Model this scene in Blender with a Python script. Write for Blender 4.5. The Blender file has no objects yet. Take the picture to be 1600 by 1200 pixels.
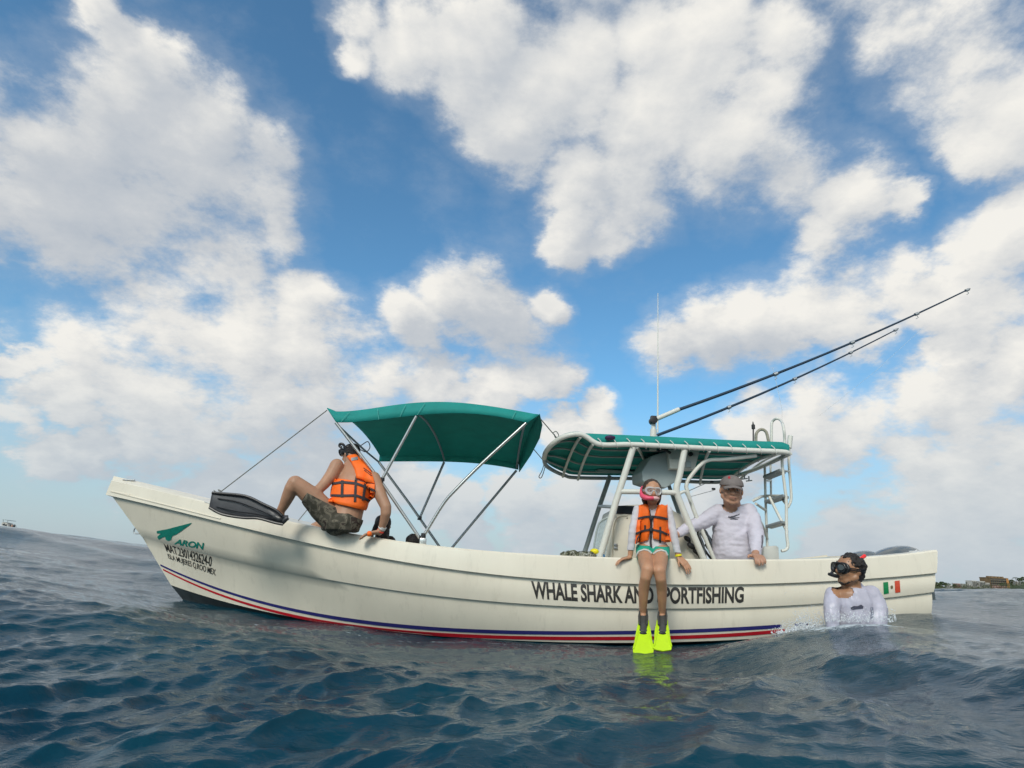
import bpy, bmesh, math, random
import numpy as np
from mathutils import Vector, Matrix, noise
from mathutils.bvhtree import BVHTree
random.seed(7); RNG = np.random.default_rng(11)
scene = bpy.context.scene
COL = scene.collection

# ------------------------------------------------------------------ camera
F_PX = 950.0                      # focal length for a 1600 px wide frame
PITCH, ROLL = math.radians(17.17), math.radians(3.14)
EYE = Vector((0.0, 0.0, 0.50))
FW = Vector((0, math.cos(PITCH), math.sin(PITCH)))
U0 = Vector((0, -math.sin(PITCH), math.cos(PITCH))); R0 = Vector((1, 0, 0))
RC = math.cos(ROLL)*R0 + math.sin(ROLL)*U0
UC = -math.sin(ROLL)*R0 + math.cos(ROLL)*U0
cam_data = bpy.data.cameras.new('camera')
cam_data.sensor_fit = 'HORIZONTAL'; cam_data.sensor_width = 36.0
cam_data.lens = 36.0*F_PX/1600.0
cam_data.clip_start = 0.02; cam_data.clip_end = 20000
cam = bpy.data.objects.new('camera', cam_data); COL.objects.link(cam)
cam.matrix_world = Matrix(((RC.x, UC.x, -FW.x, EYE.x), (RC.y, UC.y, -FW.y, EYE.y), (RC.z, UC.z, -FW.z, EYE.z), (0, 0, 0, 1)))
scene.camera = cam
scene.view_settings.view_transform = 'Standard'
scene.view_settings.look = 'None'
scene.view_settings.exposure = 0.0
scene.view_settings.gamma = 1.0
scene.view_settings.use_curve_mapping = False
scene.cycles.max_bounces = 6
scene.cycles.use_denoising = True
scene.cycles.use_adaptive_sampling = True
scene.cycles.adaptive_threshold = 0.02

def ray(px, py):
    return FW*F_PX + RC*(px-800.0) - UC*(py-600.0)
def P(px, py, Y):
    d = ray(px, py); return EYE + d*(Y/d.y)
def rad(p, n):
    return n*((p-EYE).dot(FW))/F_PX
def dirv(px, py):
    return ray(px, py).normalized()

# ------------------------------------------------------------------ sun and sky
SUN_EL, SUN_AZ = math.radians(36), math.radians(-160)     # azimuth from +Y, negative = left (sun is behind the camera, left)
SUN_DIR = Vector((math.sin(SUN_AZ)*math.cos(SUN_EL), math.cos(SUN_AZ)*math.cos(SUN_EL), math.sin(SUN_EL)))
sun_d = bpy.data.lights.new('sun', 'SUN'); sun_d.energy = 2.1; sun_d.angle = math.radians(18.0); sun_d.color = (1.0, 0.94, 0.85)
sun = bpy.data.objects.new('sun', sun_d); COL.objects.link(sun)
sun.rotation_euler = (-SUN_DIR).to_track_quat('-Z', 'Y').to_euler(); sun.location = (0, 0, 30)

CLOUDS = [  # cloud masses: picture column, row, radius of the direction each one stands in
 (130,290,130),(280,280,140),(415,235,60),(55,250,80),(210,170,95),(300,170,80),(200,70,45),(250,95,50),(160,20,40),(330,400,85),(430,375,50),(150,370,90),(420,300,70),
 (130,530,70),(250,520,90),(370,520,85),(480,560,85),(590,600,80),(680,610,60),(250,600,95),(400,630,80),(100,610,50),(460,480,50),(530,640,80),
 (690,440,40),(730,470,55),(790,520,55),(830,570,50),(640,490,45),(860,480,30),(780,600,50),(880,590,35),
 (560,30,45),(640,70,70),(740,40,70),(740,130,65),(850,130,85),(800,210,60),(900,60,70),(560,90,30),
 (1060,110,80),(1020,200,80),(990,300,75),(1120,230,100),(900,290,55),(900,370,40),(1230,260,75),(1330,320,55),(1270,375,38),(1190,130,80),(1110,40,80),(1230,40,70),(1400,315,30),(1000,50,60),(970,370,40),
 (1500,60,110),(1570,150,90),(1460,120,75),(1520,220,50),(1400,60,60),
 (1560,400,70),(1560,470,65),(1600,360,60),(1500,440,40),(1480,480,40),
 (1030,540,40),(1100,525,48),(1180,500,55),(1260,480,60),(1330,460,60),(1400,420,45),(1330,510,45),(1230,540,40),(1440,460,40),
 (1200,650,45),(1280,630,50),(1360,640,50),(1430,620,50),(1500,590,45),(1500,560,40),(1570,620,55),(1500,660,60),(1590,560,40),(1180,690,40),(1300,680,50),(1420,680,50),
 (1590,720,60),(1500,740,60),(1420,760,50),(1560,800,70),(1450,800,60),(1350,830,60),(1290,860,50),(1480,860,60),(1570,880,60),(1400,880,60),
 (1000,790,60),(900,790,60),(1100,800,60),(960,840,60),(880,690,35),(930,660,30),(1120,760,50),
 (740,830,28),(800,770,40),(700,790,35),(640,760,40),(560,780,35),(830,830,35),
 (80,722,34),(40,650,34),(360,735,40),(440,750,50),(240,690,50),(150,700,30),(330,680,45),(500,730,40),(420,790,50),(520,800,40),(30,560,26),(120,650,30),(300,790,45),(200,760,30),
 (-150,250,160),(-200,560,130),(1750,100,160),(1780,520,130),(1760,800,130),(200,-160,80),(900,-150,160),(1400,-150,150),
]
def build_world():
    w = bpy.data.worlds.new('World'); scene.world = w; w.use_nodes = True
    nt = w.node_tree; nt.nodes.clear(); N = nt.nodes; L = nt.links
    # ---- density group: direction -> cloud density
    g = bpy.data.node_groups.new('cloud density', 'ShaderNodeTree')
    g.interface.new_socket('Dir', in_out='INPUT', socket_type='NodeSocketVector')
    g.interface.new_socket('Density', in_out='OUTPUT', socket_type='NodeSocketFloat')
    g.interface.new_socket('Fine', in_out='OUTPUT', socket_type='NodeSocketFloat')
    gn, gl = g.nodes, g.links
    gi, go = gn.new('NodeGroupInput'), gn.new('NodeGroupOutput')
    def gm(op, a, b=None, c=None):
        n = gn.new('ShaderNodeMath'); n.operation = op
        for i, v in enumerate((a, b, c)):
            if v is None: continue
            if isinstance(v, (int, float)): n.inputs[i].default_value = v
            else: gl.new(v, n.inputs[i])
        return n.outputs[0]
    sep = gn.new('ShaderNodeSeparateXYZ'); gl.new(gi.outputs['Dir'], sep.inputs[0])
    den = gm('ADD', gm('MAXIMUM', sep.outputs['Z'], 0.0), 0.42)
    u = gm('DIVIDE', sep.outputs['X'], den); v = gm('DIVIDE', sep.outputs['Y'], den)
    comb = gn.new('ShaderNodeCombineXYZ'); gl.new(u, comb.inputs[0]); gl.new(v, comb.inputs[1]); gl.new(gm('MULTIPLY', sep.outputs['Z'], 0.8), comb.inputs[2])
    # warp the direction used for the masses, so that their outlines are ragged
    wn = gn.new('ShaderNodeTexNoise'); wn.inputs['Scale'].default_value = 4.5; wn.inputs['Detail'].default_value = 7; wn.inputs['Roughness'].default_value = 0.62
    gl.new(comb.outputs[0], wn.inputs['Vector'])
    ws = gn.new('ShaderNodeVectorMath'); ws.operation = 'SUBTRACT'; gl.new(wn.outputs['Color'], ws.inputs[0]); ws.inputs[1].default_value = (.5,.5,.5)
    wm = gn.new('ShaderNodeVectorMath'); wm.operation = 'MULTIPLY_ADD'; gl.new(ws.outputs[0], wm.inputs[0]); wm.inputs[1].default_value = (.13,.13,.13); gl.new(gi.outputs['Dir'], wm.inputs[2])
    wv = gn.new('ShaderNodeVectorMath'); wv.operation = 'NORMALIZE'; gl.new(wm.outputs[0], wv.inputs[0])
    acc = None
    for (cx, cy, r) in CLOUDS:
        d = dirv(cx, cy); rr = r/F_PX*(ray(cx, cy).length/F_PX)**-1
        # value = 1 - (angle/r)^2 * .5 , roughly; from the dot product: angle^2 = 2(1-dot)
        dn = gn.new('ShaderNodeVectorMath'); dn.operation = 'DOT_PRODUCT'; gl.new(wv.outputs[0], dn.inputs[0]); dn.inputs[1].default_value = d
        k = 1.7/(rr*rr)
        val = gm('MULTIPLY_ADD', dn.outputs['Value'], k, 1.0-k)
        acc = val if acc is None else gm('SMOOTH_MAX', acc, val, 0.35)
    low = gn.new('ShaderNodeMapRange'); low.inputs['From Min'].default_value = 0.26; low.inputs['From Max'].default_value = 0.0; low.inputs['To Max'].default_value = 0.35; gl.new(sep.outputs['Z'], low.inputs['Value'])
    masses = gm('ADD', gm('MAXIMUM', acc, -1.5), low.outputs[0])
    # generic cloud cover round the rest of the sky (outside the directions above)
    gen = gn.new('ShaderNodeTexNoise'); gen.inputs['Scale'].default_value = 1.6; gen.inputs['Detail'].default_value = 2
    gl.new(comb.outputs[0], gen.inputs['Vector'])
    genv = gm('MULTIPLY_ADD', gen.outputs['Fac'], 5.0, -2.2)
    front = gn.new('ShaderNodeVectorMath'); front.operation = 'DOT_PRODUCT'; gl.new(gi.outputs['Dir'], front.inputs[0]); front.inputs[1].default_value = FW
    outm = gn.new('ShaderNodeMapRange'); outm.inputs['From Min'].default_value = 0.66; outm.inputs['From Max'].default_value = 0.52; gl.new(front.outputs['Value'], outm.inputs['Value'])
    mx = gn.new('ShaderNodeMix'); mx.data_type = 'FLOAT'; gl.new(outm.outputs[0], mx.inputs[0]); gl.new(masses, mx.inputs[2]); gl.new(genv, mx.inputs[3])
    ms = gm('SMOOTH_MIN', mx.outputs[0], 1.25, 0.6)
    nz = gn.new('ShaderNodeTexNoise'); nz.inputs['Scale'].default_value = 3.4; nz.inputs['Detail'].default_value = 10; nz.inputs['Roughness'].default_value = 0.57; nz.inputs['Distortion'].default_value = 0.15
    gl.new(comb.outputs[0], nz.inputs['Vector'])
    n2 = gn.new('ShaderNodeTexNoise'); n2.inputs['Scale'].default_value = 13; n2.inputs['Detail'].default_value = 8; n2.inputs['Roughness'].default_value = 0.66
    gl.new(comb.outputs[0], n2.inputs['Vector'])
    tot = gm('ADD', ms, gm('MULTIPLY_ADD', nz.outputs['Fac'], 4.6, -2.3))
    tot = gm('ADD', tot, gm('MULTIPLY_ADD', n2.outputs['Fac'], 2.1, -1.05))
    gl.new(tot, go.inputs['Density']); gl.new(nz.outputs['Fac'], go.inputs['Fine'])
    # ---- main
    def m(op, a, b=None, c=None):
        n = N.new('ShaderNodeMath'); n.operation = op
        for i, v in enumerate((a, b, c)):
            if v is None: continue
            if isinstance(v, (int, float)): n.inputs[i].default_value = v
            else: L.new(v, n.inputs[i])
        return n.outputs[0]
    def mr(v, a, b, c=0.0, d=1.0, smooth=True):
        n = N.new('ShaderNodeMapRange'); n.interpolation_type = 'SMOOTHSTEP' if smooth else 'LINEAR'
        n.inputs['From Min'].default_value = a; n.inputs['From Max'].default_value = b; n.inputs['To Min'].default_value = c; n.inputs['To Max'].default_value = d
        L.new(v, n.inputs['Value']); return n.outputs[0]
    tc = N.new('ShaderNodeTexCoord')
    g1 = N.new('ShaderNodeGroup'); g1.node_tree = g; L.new(tc.outputs['Generated'], g1.inputs[0])
    # second look, a step toward the light: up and to the left
    off = N.new('ShaderNodeVectorMath'); off.operation = 'ADD'; L.new(tc.outputs['Generated'], off.inputs[0]); off.inputs[1].default_value = (-0.030, -0.012, 0.034)
    nrm = N.new('ShaderNodeVectorMath'); nrm.operation = 'NORMALIZE'; L.new(off.outputs[0], nrm.inputs[0])
    g2 = N.new('ShaderNodeGroup'); g2.node_tree = g; L.new(nrm.outputs[0], g2.inputs[0])
    D, D2 = g1.outputs['Density'], g2.outputs['Density']
    alpha = m('MINIMUM', m('ADD', m('MULTIPLY', mr(D, -0.40, 0.80), 0.82), m('MULTIPLY', mr(D, -1.7, 0.1), 0.18)), 1.0)
    df = m('MINIMUM', m('MAXIMUM', m('SUBTRACT', D, D2), -1.8), 1.8)
    deep = mr(D, 0.8, 3.0)                                            # thick middles go grey
    sepd = N.new('ShaderNodeSeparateXYZ'); L.new(tc.outputs['Generated'], sepd.inputs[0])
    br = m('SUBTRACT', m('MULTIPLY_ADD', df, 0.21, 0.70), m('MULTIPLY', deep, 0.16))
    pn = N.new('ShaderNodeTexNoise'); pn.inputs['Scale'].default_value = 2.6; pn.inputs['Detail'].default_value = 5; pn.inputs['Roughness'].default_value = 0.5
    pa = N.new('ShaderNodeVectorMath'); pa.operation = 'MULTIPLY'; L.new(tc.outputs['Generated'], pa.inputs[0]); pa.inputs[1].default_value = (1, 1, 1.8); L.new(pa.outputs[0], pn.inputs['Vector'])
    br = m('SUBTRACT', br, mr(pn.outputs['Fac'], 0.42, 0.64, -0.05, 0.30))
    ramp = N.new('ShaderNodeValToRGB'); L.new(br, ramp.inputs[0])
    e = ramp.color_ramp.elements
    e[0].position = 0.05; e[0].color = (0.40, 0.46, 0.54, 1)
    e[1].position = 0.95; e[1].color = (0.90, 0.88, 0.83, 1)
    x = e.new(0.5); x.color = (0.57, 0.60, 0.635, 1)
    sky = N.new('ShaderNodeTexSky'); sky.sky_type = 'NISHITA'; sky.sun_disc = False
    sky.sun_elevation = SUN_EL; sky.sun_rotation = SUN_AZ; sky.air_density = 1.0; sky.dust_density = 1.4; sky.ozone_density = 1.6
    tint = N.new('ShaderNodeVectorMath'); tint.operation = 'MULTIPLY'; L.new(sky.outputs[0], tint.inputs[0]); tint.inputs[1].default_value = (0.77, 1.25, 1.37)
    bg1 = N.new('ShaderNodeBackground'); L.new(tint.outputs[0], bg1.inputs[0]); bg1.inputs[1].default_value = 0.122
    bg2 = N.new('ShaderNodeBackground'); L.new(ramp.outputs[0], bg2.inputs[0]); bg2.inputs[1].default_value = 1.0
    # thin milky veil toward the horizon
    veil = m('MULTIPLY', mr(sepd.outputs['Z'], 0.30, 0.02), 0.78)
    bg3 = N.new('ShaderNodeBackground'); bg3.inputs[0].default_value = (0.50, 0.575, 0.635, 1); bg3.inputs[1].default_value = 1.0
    s1 = N.new('ShaderNodeMixShader'); L.new(alpha, s1.inputs[0]); L.new(bg1.outputs[0], s1.inputs[1]); L.new(bg2.outputs[0], s1.inputs[2])
    s2 = N.new('ShaderNodeMixShader'); L.new(veil, s2.inputs[0]); L.new(s1.outputs[0], s2.inputs[1]); L.new(bg3.outputs[0], s2.inputs[2])
    out = N.new('ShaderNodeOutputWorld'); L.new(s2.outputs[0], out.inputs[0])
    w.cycles.sampling_method = 'MANUAL'; w.cycles.sample_map_resolution = 512
build_world()

# ------------------------------------------------------------------ materials
def mat(name, col, rough=0.5, metal=0.0, var=0.06, vscale=6.0, bump=0.0, bscale=40.0, spec=0.5, trans=0.0, ior=1.45, coat=0.0, sss=0.0, alpha=1.0, streak=False):
    mt = bpy.data.materials.new(name); mt.use_nodes = True
    nt = mt.node_tree; b = nt.nodes['Principled BSDF']; L = nt.links
    b.inputs['Roughness'].default_value = rough; b.inputs['Metallic'].default_value = metal
    b.inputs['Specular IOR Level'].default_value = spec; b.inputs['IOR'].default_value = ior
    b.inputs['Transmission Weight'].default_value = trans; b.inputs['Coat Weight'].default_value = coat
    b.inputs['Alpha'].default_value = alpha
    if sss:
        b.inputs['Subsurface Weight'].default_value = sss; b.inputs['Subsurface Scale'].default_value = 0.01
        b.inputs['Subsurface Radius'].default_value = (1, .35, .2)
    tc = nt.nodes.new('ShaderNodeTexCoord')
    n = nt.nodes.new('ShaderNodeTexNoise'); n.inputs['Scale'].default_value = vscale; n.inputs['Detail'].default_value = 6; n.inputs['Roughness'].default_value = 0.6
    if streak:
        mp = nt.nodes.new('ShaderNodeMapping'); mp.inputs['Scale'].default_value = (1.0, 1.0, 0.22)
        L.new(tc.outputs['Object'], mp.inputs['Vector']); L.new(mp.outputs[0], n.inputs['Vector'])
    else:
        L.new(tc.outputs['Object'], n.inputs['Vector'])
    mr = nt.nodes.new('ShaderNodeMapRange'); mr.inputs['From Min'].default_value = 0.3; mr.inputs['From Max'].default_value = 0.7
    mr.inputs['To Min'].default_value = 1-var; mr.inputs['To Max'].default_value = 1+var; L.new(n.outputs['Fac'], mr.inputs['Value'])
    vm = nt.nodes.new('ShaderNodeVectorMath'); vm.operation = 'SCALE'; vm.inputs[0].default_value = col[:3]; L.new(mr.outputs[0], vm.inputs['Scale'])
    L.new(vm.outputs[0], b.inputs['Base Color'])
    if bump:
        n2 = nt.nodes.new('ShaderNodeTexNoise'); n2.inputs['Scale'].default_value = bscale; n2.inputs['Detail'].default_value = 4
        L.new(tc.outputs['Object'], n2.inputs['Vector'])
        bp = nt.nodes.new('ShaderNodeBump'); bp.inputs['Strength'].default_value = bump; bp.inputs['Distance'].default_value = 0.01
        L.new(n2.outputs['Fac'], bp.inputs['Height']); L.new(bp.outputs[0], b.inputs['Normal'])
    return mt
def camo_mat(name, cols, scale=14):
    mt = bpy.data.materials.new(name); mt.use_nodes = True
    nt = mt.node_tree; b = nt.nodes['Principled BSDF']; L = nt.links; b.inputs['Roughness'].default_value = 0.85
    tc = nt.nodes.new('ShaderNodeTexCoord'); n = nt.nodes.new('ShaderNodeTexNoise'); n.inputs['Scale'].default_value = scale; n.inputs['Detail'].default_value = 2.5; n.inputs['Distortion'].default_value = 1.2
    L.new(tc.outputs['Object'], n.inputs['Vector'])
    r = nt.nodes.new('ShaderNodeValToRGB'); r.color_ramp.interpolation = 'CONSTANT'; L.new(n.outputs['Fac'], r.inputs[0])
    e = r.color_ramp.elements; e[0].position = 0; e[0].color = (*cols[0], 1); e[1].position = 0.43; e[1].color = (*cols[1], 1)
    for p_, c in ((0.52, cols[2]), (0.62, cols[3])):
        x = e.new(p_); x.color = (*c, 1)
    L.new(r.outputs[0], b.inputs['Base Color']); return mt

def scuff(mt, scale=(5, 5, 0.9), lo=0.60, hi=0.74, amount=0.16):
    # faint vertical runs and scuffs over the gelcoat's own colour
    nt = mt.node_tree; L = nt.links; b = nt.nodes['Principled BSDF']; src = b.inputs['Base Color'].links[0].from_socket
    tc = nt.nodes.new('ShaderNodeTexCoord'); mp = nt.nodes.new('ShaderNodeMapping'); mp.inputs['Scale'].default_value = scale; L.new(tc.outputs['Object'], mp.inputs['Vector'])
    n = nt.nodes.new('ShaderNodeTexNoise'); n.inputs['Scale'].default_value = 3.0; n.inputs['Detail'].default_value = 9; n.inputs['Roughness'].default_value = 0.72; L.new(mp.outputs[0], n.inputs['Vector'])
    r = nt.nodes.new('ShaderNodeMapRange'); r.inputs['From Min'].default_value = lo; r.inputs['From Max'].default_value = hi; r.inputs['To Max'].default_value = amount; L.new(n.outputs['Fac'], r.inputs['Value'])
    mx = nt.nodes.new('ShaderNodeMix'); mx.data_type = 'RGBA'; L.new(r.outputs[0], mx.inputs[0]); L.new(src, mx.inputs[6]); mx.inputs[7].default_value = (0.20, 0.17, 0.11, 1); L.new(mx.outputs[2], b.inputs['Base Color'])
M = {}
M['gelcoat'] = mat('cream gelcoat', (0.77, 0.705, 0.575), 0.30, var=0.055, vscale=3.0, coat=0.25, streak=True, bump=0.04, bscale=9)
scuff(M['gelcoat'], lo=.54, hi=.74, amount=.20)
M['gelcoat2'] = mat('cream gelcoat cabin', (0.66, 0.61, 0.50), 0.4, var=0.04, vscale=5)
M['bottom'] = mat('dark bottom paint', (0.030, 0.038, 0.042), 0.6, var=0.3, vscale=9)
M['blue'] = mat('navy stripe vinyl', (0.030, 0.028, 0.16), 0.35, var=0.1, vscale=14)
M['red'] = mat('red stripe vinyl', (0.50, 0.012, 0.022), 0.35, var=0.12, vscale=14)
M['ink'] = mat('black lettering vinyl', (0.035, 0.032, 0.028), 0.45, var=0.25, vscale=40)
M['logo'] = mat('green decal vinyl', (0.012, 0.20, 0.15), 0.4, var=0.25, vscale=30)
M['flag_green'] = mat('flag green vinyl', (0.01, 0.22, 0.07), 0.4)
M['flag_red'] = mat('flag red vinyl', (0.62, 0.08, 0.035), 0.4)
M['canvas'] = mat('teal green canvas', (0.006, 0.245, 0.215), 0.75, var=0.10, vscale=7, bump=0.6, bscale=7)
M['seam'] = mat('canvas seam thread', (0.10, 0.42, 0.36), 0.8)
M['steel'] = mat('stainless tube', (0.62, 0.61, 0.58), 0.28, metal=0.85, var=0.06, vscale=20)
M['steel_dull'] = mat('galvanised tube', (0.35, 0.37, 0.38), 0.4, metal=0.6, var=0.1, vscale=20)
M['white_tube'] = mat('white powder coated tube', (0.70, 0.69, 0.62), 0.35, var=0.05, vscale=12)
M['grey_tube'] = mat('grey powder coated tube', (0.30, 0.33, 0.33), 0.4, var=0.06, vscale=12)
M['black'] = mat('black plastic', (0.02, 0.02, 0.022), 0.45, var=0.2, vscale=20)
M['dark_glass'] = mat('tinted acrylic', (0.02, 0.025, 0.03), 0.08)
M['navy_pole'] = mat('blue black fibreglass pole', (0.022, 0.045, 0.075), 0.3, var=0.15, vscale=10)
M['rope'] = mat('grey rope', (0.22, 0.22, 0.20), 0.9, var=0.25, vscale=90)
M['white_rope'] = mat('white lashing cord', (0.6, 0.6, 0.56), 0.9, var=0.1, vscale=90)
M['box_grey'] = mat('pale blue grey box', (0.36, 0.42, 0.42), 0.5, var=0.06, vscale=10)
M['box_white'] = mat('white radio panel', (0.62, 0.62, 0.57), 0.45)
M['cowl'] = mat('dark grey engine cowl', (0.085, 0.105, 0.11), 0.25, var=0.1, vscale=8, coat=0.5)
M['white_paint'] = mat('white vinyl mark', (0.7, 0.7, 0.7), 0.5)
M['skin_girl'] = mat('tanned skin', (0.50, 0.26, 0.15), 0.5, var=0.10, vscale=10, sss=0.12, bump=0.08, bscale=120)
M['skin_man'] = mat('brown skin', (0.48, 0.26, 0.17), 0.5, var=0.14, vscale=14, sss=0.08, bump=0.12, bscale=120)
M['skin_dark'] = mat('dark tanned skin', (0.37, 0.19, 0.105), 0.38, var=0.14, vscale=14, sss=0.06, bump=0.12, bscale=120)
M['skin_pale'] = mat('sun tanned skin', (0.43, 0.235, 0.145), 0.5, var=0.10, vscale=9, sss=0.1, bump=0.08, bscale=120)
M['lips'] = mat('lips', (0.26, 0.09, 0.07), 0.45)
M['eye_white'] = mat('eye', (0.6, 0.58, 0.55), 0.25); M['iris'] = mat('iris', (0.03, 0.018, 0.012), 0.2)
M['shirt'] = mat('pale lavender white jersey', (0.60, 0.565, 0.635), 0.8, var=0.05, vscale=9, bump=0.45, bscale=22)
M['shirt_girl'] = mat('white rash guard', (0.60, 0.57, 0.59), 0.75, var=0.07, vscale=9, bump=0.3, bscale=30)
M['shirt_wet'] = mat('wet white jersey', (0.50, 0.48, 0.56), 0.38, var=0.12, vscale=12, bump=0.6, bscale=18)
M['orange'] = mat('orange vest nylon', (1.0, 0.165, 0.014), 0.6, var=0.08, vscale=9, bump=0.3, bscale=35)
M['webbing'] = mat('dark webbing', (0.045, 0.04, 0.045), 0.75, var=0.2, vscale=60)
M['teal_short'] = mat('teal swim shorts', (0.01, 0.36, 0.24), 0.7, bump=0.3, bscale=30)
M['trim'] = mat('pale trim', (0.6, 0.62, 0.58), 0.7)
M['camo'] = camo_mat('camouflage cloth', [(0.05,0.045,0.03),(0.085,0.075,0.055),(0.16,0.14,0.10),(0.05,0.035,0.028)])
M['camo_bag'] = camo_mat('camouflage bag cloth', [(0.03,0.035,0.02),(0.12,0.12,0.07),(0.33,0.33,0.29),(0.05,0.05,0.03)], 26)
M['hair_dark'] = mat('dark hair', (0.022, 0.017, 0.015), 0.55, var=0.4, vscale=60, bump=0.9, bscale=90)
M['hair_brown'] = mat('wet brown hair', (0.06, 0.037, 0.024), 0.4, var=0.35, vscale=60, bump=0.8, bscale=90)
M['hair_grey'] = mat('short grey hair', (0.20, 0.17, 0.15), 0.7, var=0.2, vscale=60)
M['rubber'] = mat('black rubber', (0.018, 0.019, 0.021), 0.35, var=0.25, vscale=20)
M['rubber_grey'] = mat('grey rubber fin', (0.060, 0.060, 0.066), 0.42, var=0.22, vscale=16, bump=0.1, bscale=30)
M['fin_pocket'] = mat('charcoal foot pocket', (0.055, 0.055, 0.05), 0.6, var=0.2, vscale=30)
M['neon'] = mat('neon yellow fin blade', (0.52, 0.76, 0.01), 0.42, var=0.07, vscale=14)
M['clear'] = mat('clear silicone', (0.72, 0.74, 0.74), 0.25, alpha=0.45)
M['lens'] = mat('mask lens', (0.55, 0.45, 0.42), 0.05, alpha=0.25)
M['lens_dark'] = mat('mask lens reflecting', (0.10, 0.12, 0.12), 0.05, metal=0.5)
M['pink'] = mat('pink snorkel plastic', (0.80, 0.09, 0.16), 0.4)
M['red_tip'] = mat('red snorkel tip', (0.95, 0.03, 0.025), 0.4)
M['yellow'] = mat('yellow band', (0.85, 0.72, 0.02), 0.5)
M['cap_grey'] = mat('brown grey cap cloth', (0.20, 0.17, 0.16), 0.85, var=0.1, vscale=40, bump=0.2, bscale=80)
M['cap_white'] = mat('white cap mesh', (0.55, 0.53, 0.52), 0.85)
M['cap_red'] = mat('red cap badge', (0.45, 0.03, 0.04), 0.8)
M['purple'] = mat('purple cloth bundle', (0.05, 0.02, 0.07), 0.7)
M['hose'] = mat('beige rope wrapped hoop', (0.36, 0.33, 0.26), 0.8, bump=0.8, bscale=60)
M['acrylic'] = mat('scratched clear windshield', (0.50, 0.60, 0.64), 0.2, var=0.15, vscale=50, alpha=0.5)
M['watch'] = mat('white watch strap', (0.7, 0.68, 0.64), 0.5)

# ------------------------------------------------------------------ mesh helpers (a "geo" is a (verts, faces) pair)
def join(*gs):
    V, Fs = [], []
    for v, f in gs:
        n = len(V); V += list(v); Fs += [tuple(i+n for i in q) for q in f]
    return V, Fs
def smooth_path(pts, n=6):
    pts = [Vector(p) for p in pts]
    if len(pts) < 3: return pts
    out = []
    for i in range(len(pts)-1):
        p0 = pts[i-1] if i else pts[i]*2-pts[i+1]; p1, p2 = pts[i], pts[i+1]; p3 = pts[i+2] if i+2 < len(pts) else pts[i+1]*2-pts[i]
        for k in range(n):
            t = k/n; out.append(0.5*((2*p1)+(p2-p0)*t+(2*p0-5*p1+4*p2-p3)*t*t+(3*p1-p0-3*p2+p3)*t**3))
    out.append(pts[-1]); return out
def tube(pts, r, seg=10, sm=0, caps=True):
    pts = [Vector(p) for p in pts]
    rs = list(r) if isinstance(r, (list, tuple)) else [r]*len(pts)
    if sm:
        n0 = len(pts); pts2 = smooth_path(pts, sm)
        rs = [rs[min(int(i/sm), n0-1)]*(1-(i % sm)/sm)+rs[min(int(i/sm)+1, n0-1)]*((i % sm)/sm) for i in range(len(pts2))]; pts = pts2
    V, Fs = [], []; t0 = (pts[1]-pts[0]).normalized()
    nrm = t0.orthogonal().normalized()
    for i, p in enumerate(pts):
        a = pts[max(i-1, 0)]; b = pts[min(i+1, len(pts)-1)]; t = (b-a).normalized()
        nrm = (nrm - t*nrm.dot(t)).normalized(); bi = t.cross(nrm)
        for k in range(seg):
            an = 2*math.pi*k/seg; V.append(p+(nrm*math.cos(an)+bi*math.sin(an))*rs[i])
    for i in range(len(pts)-1):
        for k in range(seg):
            a, b = i*seg+k, i*seg+(k+1) % seg; Fs.append((a, b, b+seg, a+seg))
    if caps:
        Fs.append(tuple(reversed(range(seg)))); n = (len(pts)-1)*seg; Fs.append(tuple(range(n, n+seg)))
    return V, Fs
def capsule(p1, r1, p2, r2, seg=14):
    p1, p2 = Vector(p1), Vector(p2); d = p2-p1
    ax = d.normalized() if d.length > 1e-6 else Vector((0, 0, 1))
    n = ax.orthogonal().normalized(); b = ax.cross(n); V, Fs = [], []; rings = []
    for i in range(1, 5):
        a = math.pi/2*i/4; rings.append((p1-ax*r1*math.cos(a), r1*math.sin(a)))
    for i in range(0, 4):
        a = math.pi/2*i/4; rings.append((p2+ax*r2*math.sin(a), r2*math.cos(a)))
    for c, r in rings:
        for k in range(seg):
            an = 2*math.pi*k/seg; V.append(c+(n*math.cos(an)+b*math.sin(an))*r)
    for i in range(len(rings)-1):
        for k in range(seg):
            q, w = i*seg+k, i*seg+(k+1) % seg; Fs.append((q, w, w+seg, q+seg))
    V.append(p1-ax*r1); V.append(p2+ax*r2); s, e = len(V)-2, len(V)-1; l = (len(rings)-1)*seg
    for k in range(seg):
        Fs.append((s, (k+1) % seg, k)); Fs.append((e, l+k, l+(k+1) % seg))
    return V, Fs
def chain(pts):               # [(Vector, r), ...]
    return join(*[capsule(a[0], a[1], b[0], b[1]) for a, b in zip(pts[:-1], pts[1:])])
def ellipsoid(c, rx, ry, rz, rot=None, seg=20, rings=12):
    c = Vector(c); R = rot if rot else Matrix.Identity(3); V, Fs = [], []
    for i in range(1, rings):
        th = math.pi*i/rings
        for k in range(seg):
            ph = 2*math.pi*k/seg
            V.append(c+R@Vector((rx*math.sin(th)*math.cos(ph), ry*math.sin(th)*math.sin(ph), rz*math.cos(th))))
    for i in range(rings-2):
        for k in range(seg):
            a, b = i*seg+k, i*seg+(k+1) % seg; Fs.append((a, a+seg, b+seg, b))
    V.append(c+R@Vector((0, 0, rz))); V.append(c-R@Vector((0, 0, rz))); t, bo = len(V)-2, len(V)-1
    for k in range(seg):
        Fs.append((t, k, (k+1) % seg)); l = (rings-2)*seg; Fs.append((bo, l+(k+1) % seg, l+k))
    return V, Fs
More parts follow.
